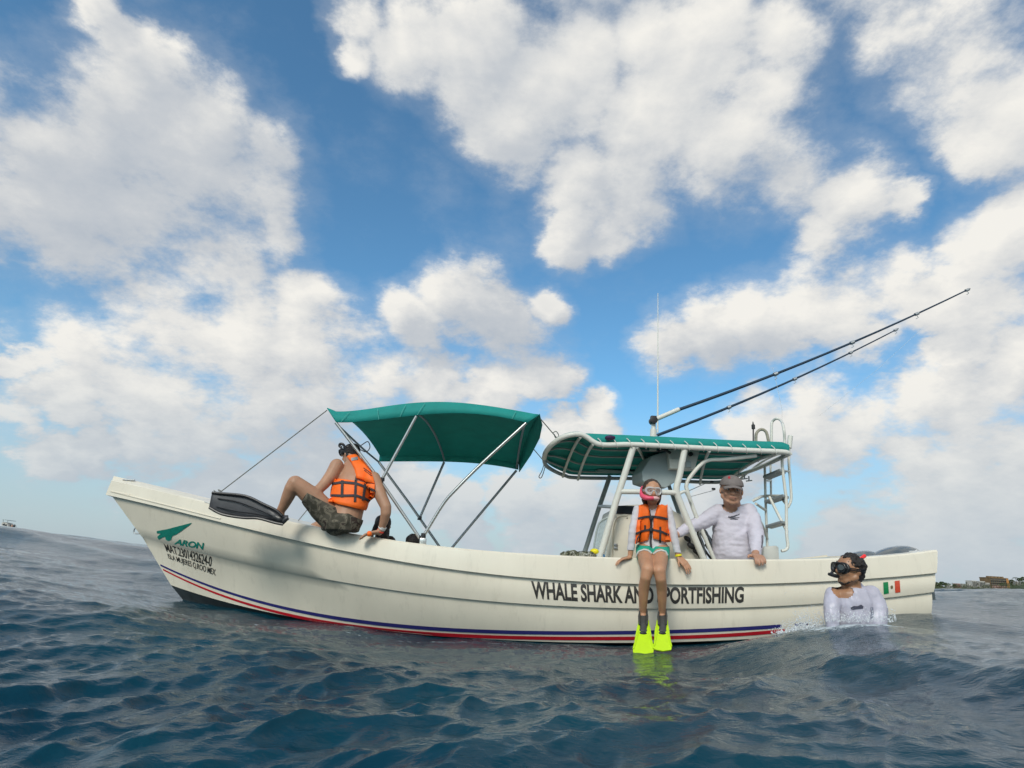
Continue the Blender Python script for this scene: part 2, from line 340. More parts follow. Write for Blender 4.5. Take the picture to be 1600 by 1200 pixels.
def loft(rings, closed=True, caps=True):
    n = len(rings[0]); V = [Vector(p) for r in rings for p in r]; Fs = []
    for i in range(len(rings)-1):
        for k in range(n if closed else n-1):
            a, b = i*n+k, i*n+(k+1) % n; Fs.append((a, b, b+n, a+n))
    if caps and closed:
        Fs.append(tuple(reversed(range(n)))); m = (len(rings)-1)*n; Fs.append(tuple(range(m, m+n)))
    return V, Fs
def ell_loft(secs, seg=20):   # (centre, half-width vector, half-depth vector)
    return loft([[c+w*math.cos(2*math.pi*k/seg)+d*math.sin(2*math.pi*k/seg) for k in range(seg)] for c, w, d in secs])
def hexa(p8):
    return [Vector(p) for p in p8], [(0,3,2,1),(4,5,6,7),(0,1,5,4),(1,2,6,5),(2,3,7,6),(3,0,4,7)]
def box(c, sx, sy, sz, rz=0.0):
    c = Vector(c); R = Matrix.Rotation(rz, 3, 'Z')
    return hexa([c+R@Vector((x*sx/2, y*sy/2, z*sz/2)) for z in (-1, 1) for x, y in ((-1,-1),(1,-1),(1,1),(-1,1))])
def slab(poly, vec):          # extrude a closed outline by a vector
    n = len(poly); V = [Vector(p) for p in poly]+[Vector(p)+Vector(vec) for p in poly]
    return V, [tuple(reversed(range(n))), tuple(range(n, 2*n))]+[(i, (i+1) % n, (i+1) % n+n, i+n) for i in range(n)]

def obj(name, geo, m, parent=None, label=None, smooth=True, kind=None, bevel=0.0, cat=None, group=None, loc=None):
    V, Fs = geo; base = Vector((0, 0, 0))
    r = parent
    while r is not None and r.parent is not None: r = r.parent
    if r is not None: base = r.location.copy()
    elif loc is not None: base = Vector(loc)
    me = bpy.data.meshes.new(name); me.from_pydata([tuple(Vector(v)-base) for v in V], [], Fs); me.update()
    bm = bmesh.new(); bm.from_mesh(me); bmesh.ops.recalc_face_normals(bm, faces=bm.faces[:])
    if bevel: bmesh.ops.bevel(bm, geom=bm.edges[:], offset=bevel, segments=2, profile=0.6, affect='EDGES', clamp_overlap=True)
    bm.to_mesh(me); bm.free()
    me.polygons.foreach_set('use_smooth', [smooth]*len(me.polygons))
    if smooth: me.set_sharp_from_angle(angle=math.radians(42))
    me.materials.append(M[m] if isinstance(m, str) else m)
    o = bpy.data.objects.new(name, me); COL.objects.link(o)
    if parent is not None: o.parent = parent
    else: o.location = base
    for k, v in (('label', label), ('kind', kind), ('category', cat), ('group', group)):
        if v: o[k] = v
    return o
def thing(name, label, cat, loc, group=None):
    o = bpy.data.objects.new(name, None); COL.objects.link(o); o.location = loc; o.empty_display_size = 0.1
    o['label'] = label; o['category'] = cat
    if group: o['group'] = group
    return o
def fuse(geo, voxel, iters=3, name='m'):         # one continuous skin over overlapping solids
    V, Fs = geo; me = bpy.data.meshes.new(name); me.from_pydata([tuple(v) for v in V], [], Fs); me.update()
    bm = bmesh.new(); bm.from_mesh(me); bmesh.ops.recalc_face_normals(bm, faces=bm.faces[:]); bm.to_mesh(me); bm.free()
    o = bpy.data.objects.new(name, me); COL.objects.link(o)
    r = o.modifiers.new('r', 'REMESH'); r.mode = 'VOXEL'; r.voxel_size = voxel; r.use_smooth_shade = True
    if iters: s = o.modifiers.new('s', 'SMOOTH'); s.factor = 0.5; s.iterations = iters
    dg = bpy.context.evaluated_depsgraph_get(); ev = o.evaluated_get(dg); m2 = ev.to_mesh()
    n = len(m2.vertices); a = np.empty(n*3); m2.vertices.foreach_get('co', a); F2 = [tuple(p.vertices) for p in m2.polygons]
    V2 = [Vector(q) for q in a.reshape(-1, 3)]
    ev.to_mesh_clear(); bpy.data.objects.remove(o); bpy.data.meshes.remove(me)
    return V2, F2
def cut(geo, point, normal):                     # drop what lies on the normal's side
    V, Fs = geo; bm = bmesh.new(); vs = [bm.verts.new(v) for v in V]
    for f in Fs:
        try: bm.faces.new([vs[i] for i in f])
        except ValueError: pass
    bmesh.ops.bisect_plane(bm, geom=bm.verts[:]+bm.edges[:]+bm.faces[:], dist=1e-6, plane_co=point, plane_no=normal, clear_outer=True)
    bm.verts.index_update(); V2 = [v.co.copy() for v in bm.verts]; F2 = [tuple(v.index for v in f.verts) for f in bm.faces]; bm.free(); return V2, F2
def carve(geo, c, r, ry=None):                   # open a neckline: drop what lies inside an ellipsoid
    V, Fs = geo; ry = ry or r
    ins = [((v.x-c.x)/r)**2+((v.y-c.y)/ry)**2+((v.z-c.z)/r)**2 < 1 for v in V]
    return V, [f for f in Fs if not all(ins[i] for i in f)]
def ruffle(geo, amp, freq, stretch=(1, 1, 1), seed=0.0):
    V, Fs = geo; me = bpy.data.meshes.new('t'); me.from_pydata([tuple(v) for v in V], [], Fs); me.update()
    out = []
    for i, v in enumerate(V):
        n = me.vertices[i].normal; q = Vector((v.x*stretch[0], v.y*stretch[1], v.z*stretch[2]))*freq+Vector((seed, seed*1.7, 0))
        d = noise.noise(q)+0.5*noise.noise(q*2.1)
        out.append(Vector(v)+n*(d*amp))
    bpy.data.meshes.remove(me); return out, Fs
def bvh(*geos):
    V, Fs = join(*geos); return BVHTree.FromPolygons([tuple(v) for v in V], Fs)
def hit(tree, px, py, fallback_Y=None, near=True):
    d = ray(px, py).normalized(); h = tree.ray_cast(EYE, d)
    if h[0] is not None: return h[0], (h[1] if h[1].dot(d) < 0 else -h[1])
    q = P(px, py, fallback_Y or 5.0); h = tree.find_nearest(q)
    return h[0], (h[1] if h[1].dot(d) < 0 else -h[1])
def patch(tree, top, bottom, nu, nv, off, thick, Y, puff=0.35):
    """a padded panel laid on a surface: top / bottom are picture polylines, draped from the front"""
    def at(poly, t):
        k = t*(len(poly)-1); i = min(int(k), len(poly)-2); f = k-i
        return poly[i][0]*(1-f)+poly[i+1][0]*f, poly[i][1]*(1-f)+poly[i+1][1]*f
    A, B = [], []
    for j in range(nv+1):
        for i in range(nu+1):
            u, v = i/nu, j/nv; a, b = at(top, u), at(bottom, u)
            p, n = hit(tree, a[0]*(1-v)+b[0]*v, a[1]*(1-v)+b[1]*v, Y)
            n = (n*0.5 + (EYE-p).normalized()*0.5).normalized()
            e = min(u, 1-u)*2*nu/3 if puff else 1; e2 = min(v, 1-v)*2*nv/3 if puff else 1
            h = thick*(1-puff+puff*min(1, e)**.5*min(1, e2)**.5)
            A.append(p+n*(off+h)); B.append(p+n*(off-0.004))
    W = nu+1; n = len(A); Fs = []
    for j in range(nv):
        for i in range(nu):
            a = j*W+i; Fs.append((a, a+1, a+W+1, a+W)); Fs.append((n+a+W, n+a+W+1, n+a+1, n+a))
    edge = [i for i in range(W)]+[j*W+nu for j in range(1, nv+1)]+[nv*W+i for i in range(nu-1, -1, -1)]+[j*W for j in range(nv-1, 0, -1)]
    for a, b in zip(edge, edge[1:]+edge[:1]): Fs.append((b, a, a+n, b+n))
    return A+B, Fs
def ribbon(tree, pts, w, off, thick, Y, step=2.0):
    """a strap: picture polyline, width in picture px"""
    P2 = []
    for a, b in zip(pts[:-1], pts[1:]):
        k = max(1, int(math.dist(a, b)/step)); P2 += [(a[0]+(b[0]-a[0])*i/k, a[1]+(b[1]-a[1])*i/k) for i in range(k)]
    P2.append(pts[-1]); top, bot = [], []
    for i, p in enumerate(P2):
        a, b = P2[max(i-1, 0)], P2[min(i+1, len(P2)-1)]; dx, dy = b[0]-a[0], b[1]-a[1]; l = math.hypot(dx, dy) or 1
        nx, ny = -dy/l*w/2, dx/l*w/2; top.append((p[0]+nx, p[1]+ny)); bot.append((p[0]-nx, p[1]-ny))
    return patch(tree, top, bot, max(1, len(P2)-1), 2, off, thick, Y, puff=0)
def text_geo(body, mapper, tree, off, bold=0.0, spacing=1.0, shear=0.0):
    c = bpy.data.curves.new('t', 'FONT'); c.body = body; c.size = 1.0; c.offset = bold; c.space_character = spacing; c.resolution_u = 4; c.shear = shear
    o = bpy.data.objects.new('t', c); COL.objects.link(o)
    dg = bpy.context.evaluated_depsgraph_get(); ev = o.evaluated_get(dg); me = ev.to_mesh()
    bm = bmesh.new(); bm.from_mesh(me); ev.to_mesh_clear(); bmesh.ops.triangulate(bm, faces=bm.faces[:])
    for _ in range(3): bmesh.ops.subdivide_edges(bm, edges=[e for e in bm.edges if e.calc_length() > 0.22], cuts=1); bmesh.ops.triangulate(bm, faces=[f for f in bm.faces if len(f.verts) > 3])
    bm.verts.index_update(); V = [v.co.copy() for v in bm.verts]; Fs = [tuple(v.index for v in f.verts) for f in bm.faces]; bm.free()
    bpy.data.objects.remove(o); bpy.data.curves.remove(c)
    x0, x1 = min(v.x for v in V), max(v.x for v in V); y0, y1 = min(v.y for v in V), max(v.y for v in V)
    out = []
    for v in V:
        px, py = mapper((v.x-x0)/(x1-x0), (y1-v.y)/(y1-y0)); p, n = hit(tree, px, py, 5.0); out.append(p+n*off)
    return out, Fs
def quad_map(tl, tr, bl, br, mt=None, mb=None):
    def f(u, v):
        def line(a, b, m):
            x, y = a[0]*(1-u)+b[0]*u, a[1]*(1-u)+b[1]*u
            if m is not None: y += m*4*u*(1-u)
            return x, y
        a, b = line(tl, tr, mt), line(bl, br, mb); return a[0]*(1-v)+b[0]*v, a[1]*(1-v)+b[1]*v
    return f
def poly_patch(tree, poly, off, n=6):   # flat vinyl shape on a surface
    pts = []
    for a, b in zip(poly, poly[1:]+poly[:1]): pts += [(a[0]+(b[0]-a[0])*i/n, a[1]+(b[1]-a[1])*i/n) for i in range(n)]
    bm = bmesh.new(); vs = [bm.verts.new((x, -y, 0)) for x, y in pts]; bm.faces.new(vs); bmesh.ops.triangulate(bm, faces=bm.faces[:])
    bm.verts.index_update(); V = []
    for v in bm.verts:
        p, nn = hit(tree, v.co.x, -v.co.y, 5.0); V.append(p+nn*off)
    Fs = [tuple(v.index for v in f.verts) for f in bm.faces]; bm.free(); return V, Fs
# ------------------------------------------------------------------ the sea
def sea_tile(N, L, lmin, lmax, std, wind, seed, spread=2.0, chop=1.0, ex=-3.6):
    rng = np.random.default_rng(seed)
    k1 = np.fft.fftfreq(N, d=L/N)*2*math.pi; kx, ky = np.meshgrid(k1, k1, indexing='ij'); k = np.hypot(kx, ky); k[0, 0] = 1e9
    lam = 2*math.pi/k; c = (kx*math.cos(wind)+ky*math.sin(wind))/k
    S = k**ex*np.abs(c)**spread*(0.25+0.75*(c > 0)); S *= 1/(1+np.exp(-(lam-lmin)/(0.12*lmin)))/(1+np.exp((lam-lmax)/(0.12*lmax)))
    a = np.sqrt(S)*(rng.normal(size=(N, N))+1j*rng.normal(size=(N, N))); a[0, 0] = 0
    h = np.fft.ifft2(a).real; s = std/h.std()
    dx = np.fft.ifft2(1j*kx/k*a).real*s*chop; dy = np.fft.ifft2(1j*ky/k*a).real*s*chop
    return h*s, dx, dy, L
def sample(tile, x, y):
    h, dx, dy, L = tile; N = h.shape[0]; u = (x/L*N) % N; v = (y/L*N) % N
    i = np.floor(u).astype(int) % N; j = np.floor(v).astype(int) % N; fu, fv = u-np.floor(u), v-np.floor(v); i2, j2 = (i+1) % N, (j+1) % N
    def b(A): return A[i, j]*(1-fu)*(1-fv)+A[i2, j]*fu*(1-fv)+A[i, j2]*(1-fu)*fv+A[i2, j2]*fu*fv
    return b(h), b(dx), b(dy)
SWELL = [  # the heave of the sea surface at this moment: (picture point, distance)
 (300,962,5.6),(400,986,5.2),(500,990,4.95),(640,1012,4.88),(800,1013,4.86),(900,1014,4.85),(1000,1013,4.85),(1100,1010,4.85),(1200,1006,4.86),(1005,1023,4.38),(1036,1018,4.38),(1300,982,4.88),(1380,962,4.9),(1430,945,4.8),(1455,938,4.9),
 (-60,800,9.5),(0,834,9.5),(60,845,9.5),(120,854,9.5),(190,868,9.5),(250,884,8),(60,900,6.0),(150,920,6.0),(250,940,5.6),
 (1475,954,7.5),(1500,949,8.5),(1540,938,8.5),(1570,931,8.5),(1600,921,8.5),(1680,915,8.5),
 (1430,956,4.2),(1500,968,4.4),(1560,966,5.0),(1600,962,4.8),(1700,955,5.0),(1560,950,6.3),(1620,944,6.5),(1390,950,4.05),(1350,955,4.0),(1305,966,4.0),(1250,1008,4.0),
 (1100,1050,3.6),(900,1062,3.4),(700,1046,3.8),(500,1028,4.0),(350,1014,4.0),(100,960,4.2),(0,930,4.4),
 (1500,1010,3.0),(1600,1000,3.0),(1300,1070,2.7),(1000,1100,2.5),(700,1100,2.4),(400,1070,2.6),(150,1030,2.9),(0,1010,3.0),
 (1500,1150,1.9),(1200,1170,1.75),(800,1180,1.6),(400,1160,1.75),(100,1120,2.0),
]
def swell_field():
    pts = [(P(a, b, y).x, y, P(a, b, y).z-(0.03 if b > 900 else 0.0)) for a, b, y in SWELL]
    return np.array(pts)
SW = swell_field()
def H0(x, y):
    num = np.zeros_like(x); den = np.zeros_like(x)
    r = np.hypot(x, y)
    for a, b, z in SW:
        s = 0.085*math.hypot(a, b)+0.10
        d2 = ((x-a)**2+(y-b)**2)/(s*s); w = 1/(1+d2)**2.2; num += w*z; den += w
    w0 = 0.004+0.05/(1+np.exp(-(r-15)/1.5)); wb = 1.0/(1+np.exp((y+0.3)/0.4)); w0 = w0+wb
    z = num/(den+w0)
    return z
def build_sea():
    rr = [0.30]
    while rr[-1] < 9000:
        r = rr[-1]; g = 0.0075 if r < 15 else (0.012 if r < 150 else 0.035); rr.append(r*(1+g))
    rr = np.array(rr)
    th = np.concatenate([np.linspace(-62, 62, 900, endpoint=False), np.linspace(62, 298, 60, endpoint=False)])*math.pi/180
    R, T = np.meshgrid(rr, th, indexing='ij'); X, Y = R*np.sin(T), R*np.cos(T)
    A = sea_tile(512, 83.0, 5.0, 28, 0.075, math.radians(-60), 3, 2.0)
    B = sea_tile(512, 23.7, 0.7, 5.5, 0.062, math.radians(-96), 9, 5.0, 1.05, -4.5)
    C = sea_tile(512, 6.1, 0.08, 0.8, 0.0085, math.radians(-75), 21, 1.6, 1.0, -3.2)
    def fade(a, b): return np.clip((b-R)/(b-a), 0, 1)**1.5
    hull = np.exp(-(np.clip(np.abs(Y-5.85)-1.05, 0, None)/0.7)**2)/(1+np.exp((np.abs(X)-4.2)/0.25))
    fa = fade(400, 2500)*np.clip((R-1.5)/8, 0.15, 1.0); fb = fade(40, 160)*(1-0.72*hull)*np.clip(0.70+R*0.04, 0, 1.0); 
    mod = sample(B, X*0.31+7, Y*0.31+3)[0]/0.046
    fc = fade(7, 22)*(1-0.35*hull)*np.clip(1+0.35*mod, 0.35, 1.8)
    far = P(10, 829.5, 101.0)          # a long swell far off to the left, under the distant boat
    Z = H0(X, Y)+(far.z+0.05)*np.exp(-((X-far.x)/34)**2-((Y-101)/15)**2); DX = np.zeros_like(X); DY = np.zeros_like(X)
    for t, f, (ox, oy), ang in ((A, fa, (11.0, 5.0), 0.0), (B, fb, (3.0, 8.0), 0.35), (C, fc, (0.7, 2.0), -0.5)):
        c, s = math.cos(ang), math.sin(ang)
        h, dx, dy = sample(t, X*c-Y*s+ox, X*s+Y*c+oy)
        Z += h*f; DX += (dx*c+dy*s)*f; DY += (-dx*s+dy*c)*f
    X = X+DX; Y = Y+DY
    Z = Z-(R/1e5)**2*0
    nr, nt = R.shape
    V = np.stack([X, Y, Z], -1).reshape(-1, 3); V = np.vstack([V, [[0, 0, float(Z[0].mean())]]]); c = len(V)-1
    i, j = np.meshgrid(np.arange(nr-1), np.arange(nt), indexing='ij'); j2 = (j+1) % nt
    Q = np.stack([i*nt+j, (i+1)*nt+j, (i+1)*nt+j2, i*nt+j2], -1).reshape(-1, 4)
    jj = np.arange(nt); Tn = np.stack([np.full(nt, c), jj, (jj+1) % nt], -1)
    me = bpy.data.meshes.new('sea_water'); nl = Q.size+Tn.size
    me.vertices.add(len(V)); me.vertices.foreach_set('co', V.ravel()); me.loops.add(nl)
    me.loops.foreach_set('vertex_index', np.concatenate([Q[:, ::-1].ravel(), Tn[:, ::-1].ravel()]).astype(np.int32))
    me.polygons.add(len(Q)+len(Tn)); me.polygons.foreach_set('loop_start', np.concatenate([np.arange(len(Q))*4, Q.size+np.arange(len(Tn))*3]).astype(np.int32))
    me.polygons.foreach_set('use_smooth', np.ones(len(Q)+len(Tn), dtype=bool)); me.update(calc_edges=True); me.validate()
    if me.polygons[0].normal.z < 0: me.flip_normals()
    # material
    mt = bpy.data.materials.new('sea water'); mt.use_nodes = True; nt_ = mt.node_tree; b = nt_.nodes['Principled BSDF']; L = nt_.links
    b.inputs['IOR'].default_value = 1.333; b.inputs['Roughness'].default_value = 0.035
    b.inputs['Specular IOR Level'].default_value = 0.27
    tc = nt_.nodes.new('ShaderNodeTexCoord')
    def nz(scale, det, st, rot=0.0, rough=0.6, dist=0.0):
        mp = nt_.nodes.new('ShaderNodeMapping'); mp.inputs['Scale'].default_value = st; mp.inputs['Rotation'].default_value = (0, 0, rot); L.new(tc.outputs['Object'], mp.inputs['Vector'])
        n = nt_.nodes.new('ShaderNodeTexNoise'); n.inputs['Scale'].default_value = scale; n.inputs['Detail'].default_value = det; n.inputs['Roughness'].default_value = rough; n.inputs['Distortion'].default_value = dist
        L.new(mp.outputs[0], n.inputs['Vector']); return n.outputs['Fac']
    n1 = nz(20, 5, (1, 1.7, 1), 0.35, 0.62, 0.0); n2 = nz(3.0, 4, (1, 2.0, 1), 0.3); n3 = nz(0.55, 4, (1, 2.2, 1), 0.2)
    bp = nt_.nodes.new('ShaderNodeBump'); bp.inputs['Distance'].default_value = 0.020; bp.inputs['Strength'].default_value = 0.28; L.new(n1, bp.inputs['Height'])
    bp2 = nt_.nodes.new('ShaderNodeBump'); bp2.inputs['Distance'].default_value = 0.05; bp2.inputs['Strength'].default_value = 0.22; L.new(n2, bp2.inputs['Height']); L.new(bp.outputs[0], bp2.inputs['Normal'])
    bp3 = nt_.nodes.new('ShaderNodeBump'); bp3.inputs['Distance'].default_value = 0.30; L.new(n3, bp3.inputs['Height']); L.new(bp2.outputs[0], bp3.inputs['Normal'])
    # the long-wave relief only replaces mesh waves where those have faded out, far away
    ln = nt_.nodes.new('ShaderNodeVectorMath'); ln.operation = 'LENGTH'; L.new(tc.outputs['Object'], ln.inputs[0])
    fr = nt_.nodes.new('ShaderNodeMapRange'); fr.inputs['From Min'].default_value = 12; fr.inputs['From Max'].default_value = 60; fr.inputs['To Max'].default_value = 0.9; L.new(ln.outputs['Value'], fr.inputs['Value']); L.new(fr.outputs[0], bp3.inputs['Strength'])
    L.new(bp3.outputs[0], b.inputs['Normal'])
    cr = nt_.nodes.new('ShaderNodeValToRGB'); L.new(nz(0.7, 3, (1, 1, 1)), cr.inputs[0]); e = cr.color_ramp.elements
    e[0].position = 0.35; e[0].color = (0.002, 0.030, 0.054, 1); e[1].position = 0.7; e[1].color = (0.004, 0.052, 0.076, 1)
    L.new(cr.outputs[0], b.inputs['Base Color'])
    # froth where the swimmer and the spray have churned the surface
    fm = np.zeros(len(V)); vx, vy = V[:, 0], V[:, 1]
    for (a, b2, yy, rx, ry, st) in ((1300,968,4.15,.24,.14,1.0),(1340,962,4.06,.28,.12,.95),(1375,958,4.1,.20,.14,.95),(1262,992,4.62,.42,.16,.85),(1225,1000,4.75,.20,.10,.6),(1550,935,8.5,.8,.35,.6),(1490,946,8.0,.5,.3,.5),(300,965,5.7,.3,.12,.45),(1005,1020,4.35,.14,.07,.4)):
        q = P(a, b2, yy); fm = np.maximum(fm, st*np.exp(-((vx-q.x)/rx)**2-((vy-q.y)/ry)**2))
    fm = np.maximum(fm, .50*np.exp(-((vy-4.87)/.07)**2)/(1+np.exp((np.abs(vx)-2.9)/.2)))
    at = me.attributes.new('foam', 'FLOAT', 'POINT'); at.data.foreach_set('value', fm.astype(np.float32))
    an = nt_.nodes.new('ShaderNodeAttribute'); an.attribute_name = 'foam'
    fn = nz(26, 6, (1, 1.5, 1), 0.2, 0.7)
    ad = nt_.nodes.new('ShaderNodeMath'); ad.operation = 'MULTIPLY_ADD'; L.new(an.outputs['Fac'], ad.inputs[0]); ad.inputs[1].default_value = 0.42; L.new(fn, ad.inputs[2])
    fr2 = nt_.nodes.new('ShaderNodeMapRange'); fr2.inputs['From Min'].default_value = 0.74; fr2.inputs['From Max'].default_value = 0.90; L.new(ad.outputs[0], fr2.inputs['Value'])
    mxc = nt_.nodes.new('ShaderNodeMix'); mxc.data_type = 'RGBA'; L.new(fr2.outputs[0], mxc.inputs[0]); L.new(cr.outputs[0], mxc.inputs[6]); mxc.inputs[7].default_value = (.62, .68, .70, 1); L.new(mxc.outputs[2], b.inputs['Base Color'])
    mro = nt_.nodes.new('ShaderNodeMapRange'); mro.inputs['To Min'].default_value = 0.02; mro.inputs['To Max'].default_value = 0.6; L.new(fr2.outputs[0], mro.inputs['Value']); L.new(mro.outputs[0], b.inputs['Roughness'])
    me.materials.append(mt)
    o = bpy.data.objects.new('sea', me); COL.objects.link(o); o['kind'] = 'structure'
    return o
sea = build_sea()
# ------------------------------------------------------------------ the boat: hull
YC = 5.85
def curve_fit(pts, deg=5):
    a = np.array(pts, float); x0, x1 = a[:, 0].min(), a[:, 0].max(); c = np.polyfit((a[:, 0]-x0)/(x1-x0), a[:, 1], deg)
    return lambda x: float(np.polyval(c, (x-x0)/(x1-x0)))
R_SHEER = curve_fit([(174,754),(199,755),(240,763),(322,784),(446,818),(484,826),(552,837),(612,845),(680,853),(800,864),(900,871),(996,876),(1095,877),(1200,877.5),(1300,874),(1390,868.5),(1465,862.5)])
R_RUB = curve_fit([(165,773),(210,783),(311,807),(412,833),(480,848),(545,861),(650,882),(750,895),(800,900),(910,909),(992,912),(1102,913),(1240,911),(1375,902.5),(1464,895)])
R_LAP = curve_fit([(221,837),(322,864),(400,883),(480,899),(640,925),(800,943),(910,948.5),(1047,950),(1212,947.5),(1287,942.5),(1380,934.5),(1458,925)])
R_CHINE = curve_fit([(267,913),(322,934),(390,950),(480,967),(640,989),(800,1002),(937,1004),(1075,1002),(1212,996),(1330,986),(1452,972)])
R_KEEL = curve_fit([(301,955),(420,990),(700,1024),(1000,1030),(1450,1015)], 3)
def g_(t, tf, p): return 1-(1-min(t/tf, 1.0))**p
def tail(t): s = min(max((t-0.6)/0.4, 0), 1); return 1-0.08*s*s*(3-2*s)
def bow_b(t): return max(1.0*g_(t, 0.56, 2.3)*tail(t), 0.0)
ROWS = [  # (x at stem, x at stern, y curve, half breadth)
 (174, 1465, R_SHEER, lambda t: 0.985*g_(t, .56, 2.3)*tail(t)+0.02),
 (165, 1464, R_RUB, lambda t: 1.0*g_(t, .56, 2.3)*tail(t)+0.02),
 (176, 1461, lambda x: R_RUB(x)+1.2, lambda t: 0.982*g_(t, .56, 2.3)*tail(t)+0.006),
 (220, 1459, R_LAP, lambda t: 0.972*g_(t, .58, 2.2)*tail(t)+0.010),
 (222, 1456, lambda x: R_LAP(x)+1.2, lambda t: 0.956*g_(t, .58, 2.2)*tail(t)+0.000),
 (267, 1452, R_CHINE, lambda t: 0.90*g_(t, .66, 1.9)*tail(t)+0.004),
 (301, 1450, R_KEEL, lambda t: 0.0),
]
def row_pt(i, t):
    a, b, f, h = ROWS[i]; x = a+(b-a)*t; return P(x, f(x), YC-h(t))
def row_mix(i, w, t, bulge=0.0):         # between row i and i+1
    p, q = row_pt(i, t), row_pt(i+1, t); r = p*(1-w)+q*w; r.y -= bulge*4*w*(1-w)*min(1, t*6); return r
TS = [0, .004, .010, .018, .028]+[.04+.02*k for k in range(20)]+[.44+.028*k for k in range(20)]+[1.0]
def section(t):
    pts = [row_pt(0, t)]
    for w in (.5, 1): pts.append(row_mix(0, w, t, .004))
    pts.append(row_pt(2, t))
    for w in (.25, .5, .75, 1): pts.append(row_mix(2, w, t, .012))
    pts.append(row_pt(4, t))
    for w in (.2, .4, .6, .8, 1): pts.append(row_mix(4, w, t, .018-0.05*max(0, 1-t/.35)))
    for w in (.35, .7, 1): pts.append(row_mix(5, w, t, .01))
    return pts
def side_geo(idx0, idx1, mirror=True):
    secs = [section(t)[idx0:idx1+1] for t in TS]; V, Fs = loft(secs, closed=False, caps=False)
    if mirror:
        V2 = [Vector((v.x, 2*YC-v.y, v.z)) for v in V]; F2 = [tuple(reversed(f)) for f in Fs]; return join((V, Fs), (V2, F2))
    return V, Fs
boat = thing('fishing_boat', 'long cream fishing boat with teal canopies and navy and red stripes', 'boat', (0.0, YC, 0.0))
def mirrored(V, Fs): return join((V, Fs), ([Vector((v.x, 2*YC-v.y, v.z)) for v in V], [tuple(reversed(f)) for f in Fs]))
hull_geo = side_geo(2, 13)
gun_geo = side_geo(0, 2)
bot_geo = side_geo(13, 16)
# transom: closes all rows at the stern
st = section(1.0); V = [p+Vector((0.0, 0, 0)) for p in st]; Vm = [Vector((v.x, 2*YC-v.y, v.z)) for v in V]
n = len(V); tr = (V+Vm, [(i, i+1, n+i+1, n+i) for i in range(n-1)])
hull = obj('hull', join(hull_geo, tr), 'gelcoat', boat)
obj('gunwale', gun_geo, 'gelcoat', boat)
obj('bottom', bot_geo, 'bottom', boat, label='dark painted bottom below the stripes')
# deck cap, foredeck, inner wall, floor
def inner(t):
    p = row_pt(0, t); b = YC-p.y; w = 0.15 if t > .30 else b; w = min(w, b)
    a = p+Vector((0, 0.012, 0.012)); c = Vector((p.x, p.y+w, p.z+0.016+(0.03 if t < .27 else 0))); return p, a, c
cap = []; wall = []
for t in TS:
    p, a, c = inner(t); cap.append([p, a, c]);
    if t >= .28: wall.append([c, Vector((c.x, c.y+0.02, c.z-0.15)), Vector((c.x, c.y+0.16, c.z-0.27)), Vector((c.x, YC, c.z-0.36))])
obj('deck_cap', mirrored(*loft(cap, closed=False, caps=False)), 'gelcoat', boat)
obj('deck_floor', mirrored(*loft(wall, closed=False, caps=False)), 'gelcoat2', boat)
TREE = bvh(hull_geo, gun_geo, bot_geo)
# stripes run with the hull between two picture rows
S_BLUE = curve_fit([(248,882),(300,903.6),(390,935),(480,958),(560,971),(640,979),(800,986.5),(937,989),(1075,986),(1221,978)], 4)
S_RED = curve_fit([(251,887.5),(300,911.5),(390,943.5),(480,966.5),(560,980),(640,988),(800,995),(992,997),(1100,994.5),(1226,985)], 4)
def stripe(f, x0, x1, h0, h1):
    top, bot = [], []
    for k in range(121):
        x = x0+(x1-x0)*k/120; h = h0+(h1-h0)*min(1, (x-x0)/300); top.append((x, f(x)-h/2)); bot.append((x, f(x)+h/2))
    V = []
    for a, b in zip(top, bot):
        for q in (a, ((a[0]+b[0])/2, (a[1]+b[1])/2), b):
            p, n = hit(TREE, q[0], q[1], 5.8); V.append(p+n*0.003)
    return V, [(i*3+j, i*3+j+1, i*3+j+4, i*3+j+3) for i in range(120) for j in range(2)]
obj('stripe', stripe(S_BLUE, 251, 1221, 2.6, 5.6), 'blue', boat, label='navy blue stripe along the hull')
obj('stripe', stripe(S_RED, 255, 1226, 2.2, 5.4), 'red', boat, label='red stripe just under the navy one')
obj('stripe', stripe(lambda x: 978-(x-1221)*0.085, 1241, 1262, 4.0, 4.0), 'blue', boat, label='short worn piece of navy stripe near the stern')
# writing
obj('lettering', text_geo('WHALE SHARK AND SPORTFISHING', quad_map((829.5,907.5),(1162.5,916.5),(832,935),(1161.5,941.5), 4.0, 4.5), TREE, 0.0035, bold=0.032, spacing=0.98), 'ink', boat, smooth=False, label='WHALE SHARK AND SPORTFISHING in tall black capitals')
obj('lettering', text_geo('MAT.2301432624-0', quad_map((256,848.5),(331.5,869.5),(261,861.5),(330.5,885.5)), TREE, 0.004, bold=0.008, spacing=0.95), 'ink', boat, smooth=False, label='registration number in thin black figures')
obj('lettering', text_geo('ISLA MUJERES Q.ROO MEX.', quad_map((261.5,864.5),(338.5,889.5),(265,875),(337,902)), TREE, 0.004, bold=0.004, spacing=0.95), 'ink', boat, smooth=False, label='home port line under the registration number')
obj('lettering', text_geo('ARON', quad_map((274,841.5),(319.5,848),(272,850),(320,859)), TREE, 0.004, bold=0.03, spacing=0.95, shear=0.2), 'logo', boat, smooth=False, label='green slanted maker name')
wing = [(245.5,829.5),(262,826.5),(283,821),(300.5,816.5),(297,820),(286,828),(276.5,834.5),(269.5,837.5),(267.5,843.5),(263,845),(259.5,843),(258.5,838),(253.5,840),(248.5,843),(246,838.5),(252,833.5),(245.5,833)]
obj('emblem', poly_patch(TREE, wing, 0.004), 'logo', boat, smooth=False, label='green winged letter emblem at the bow')
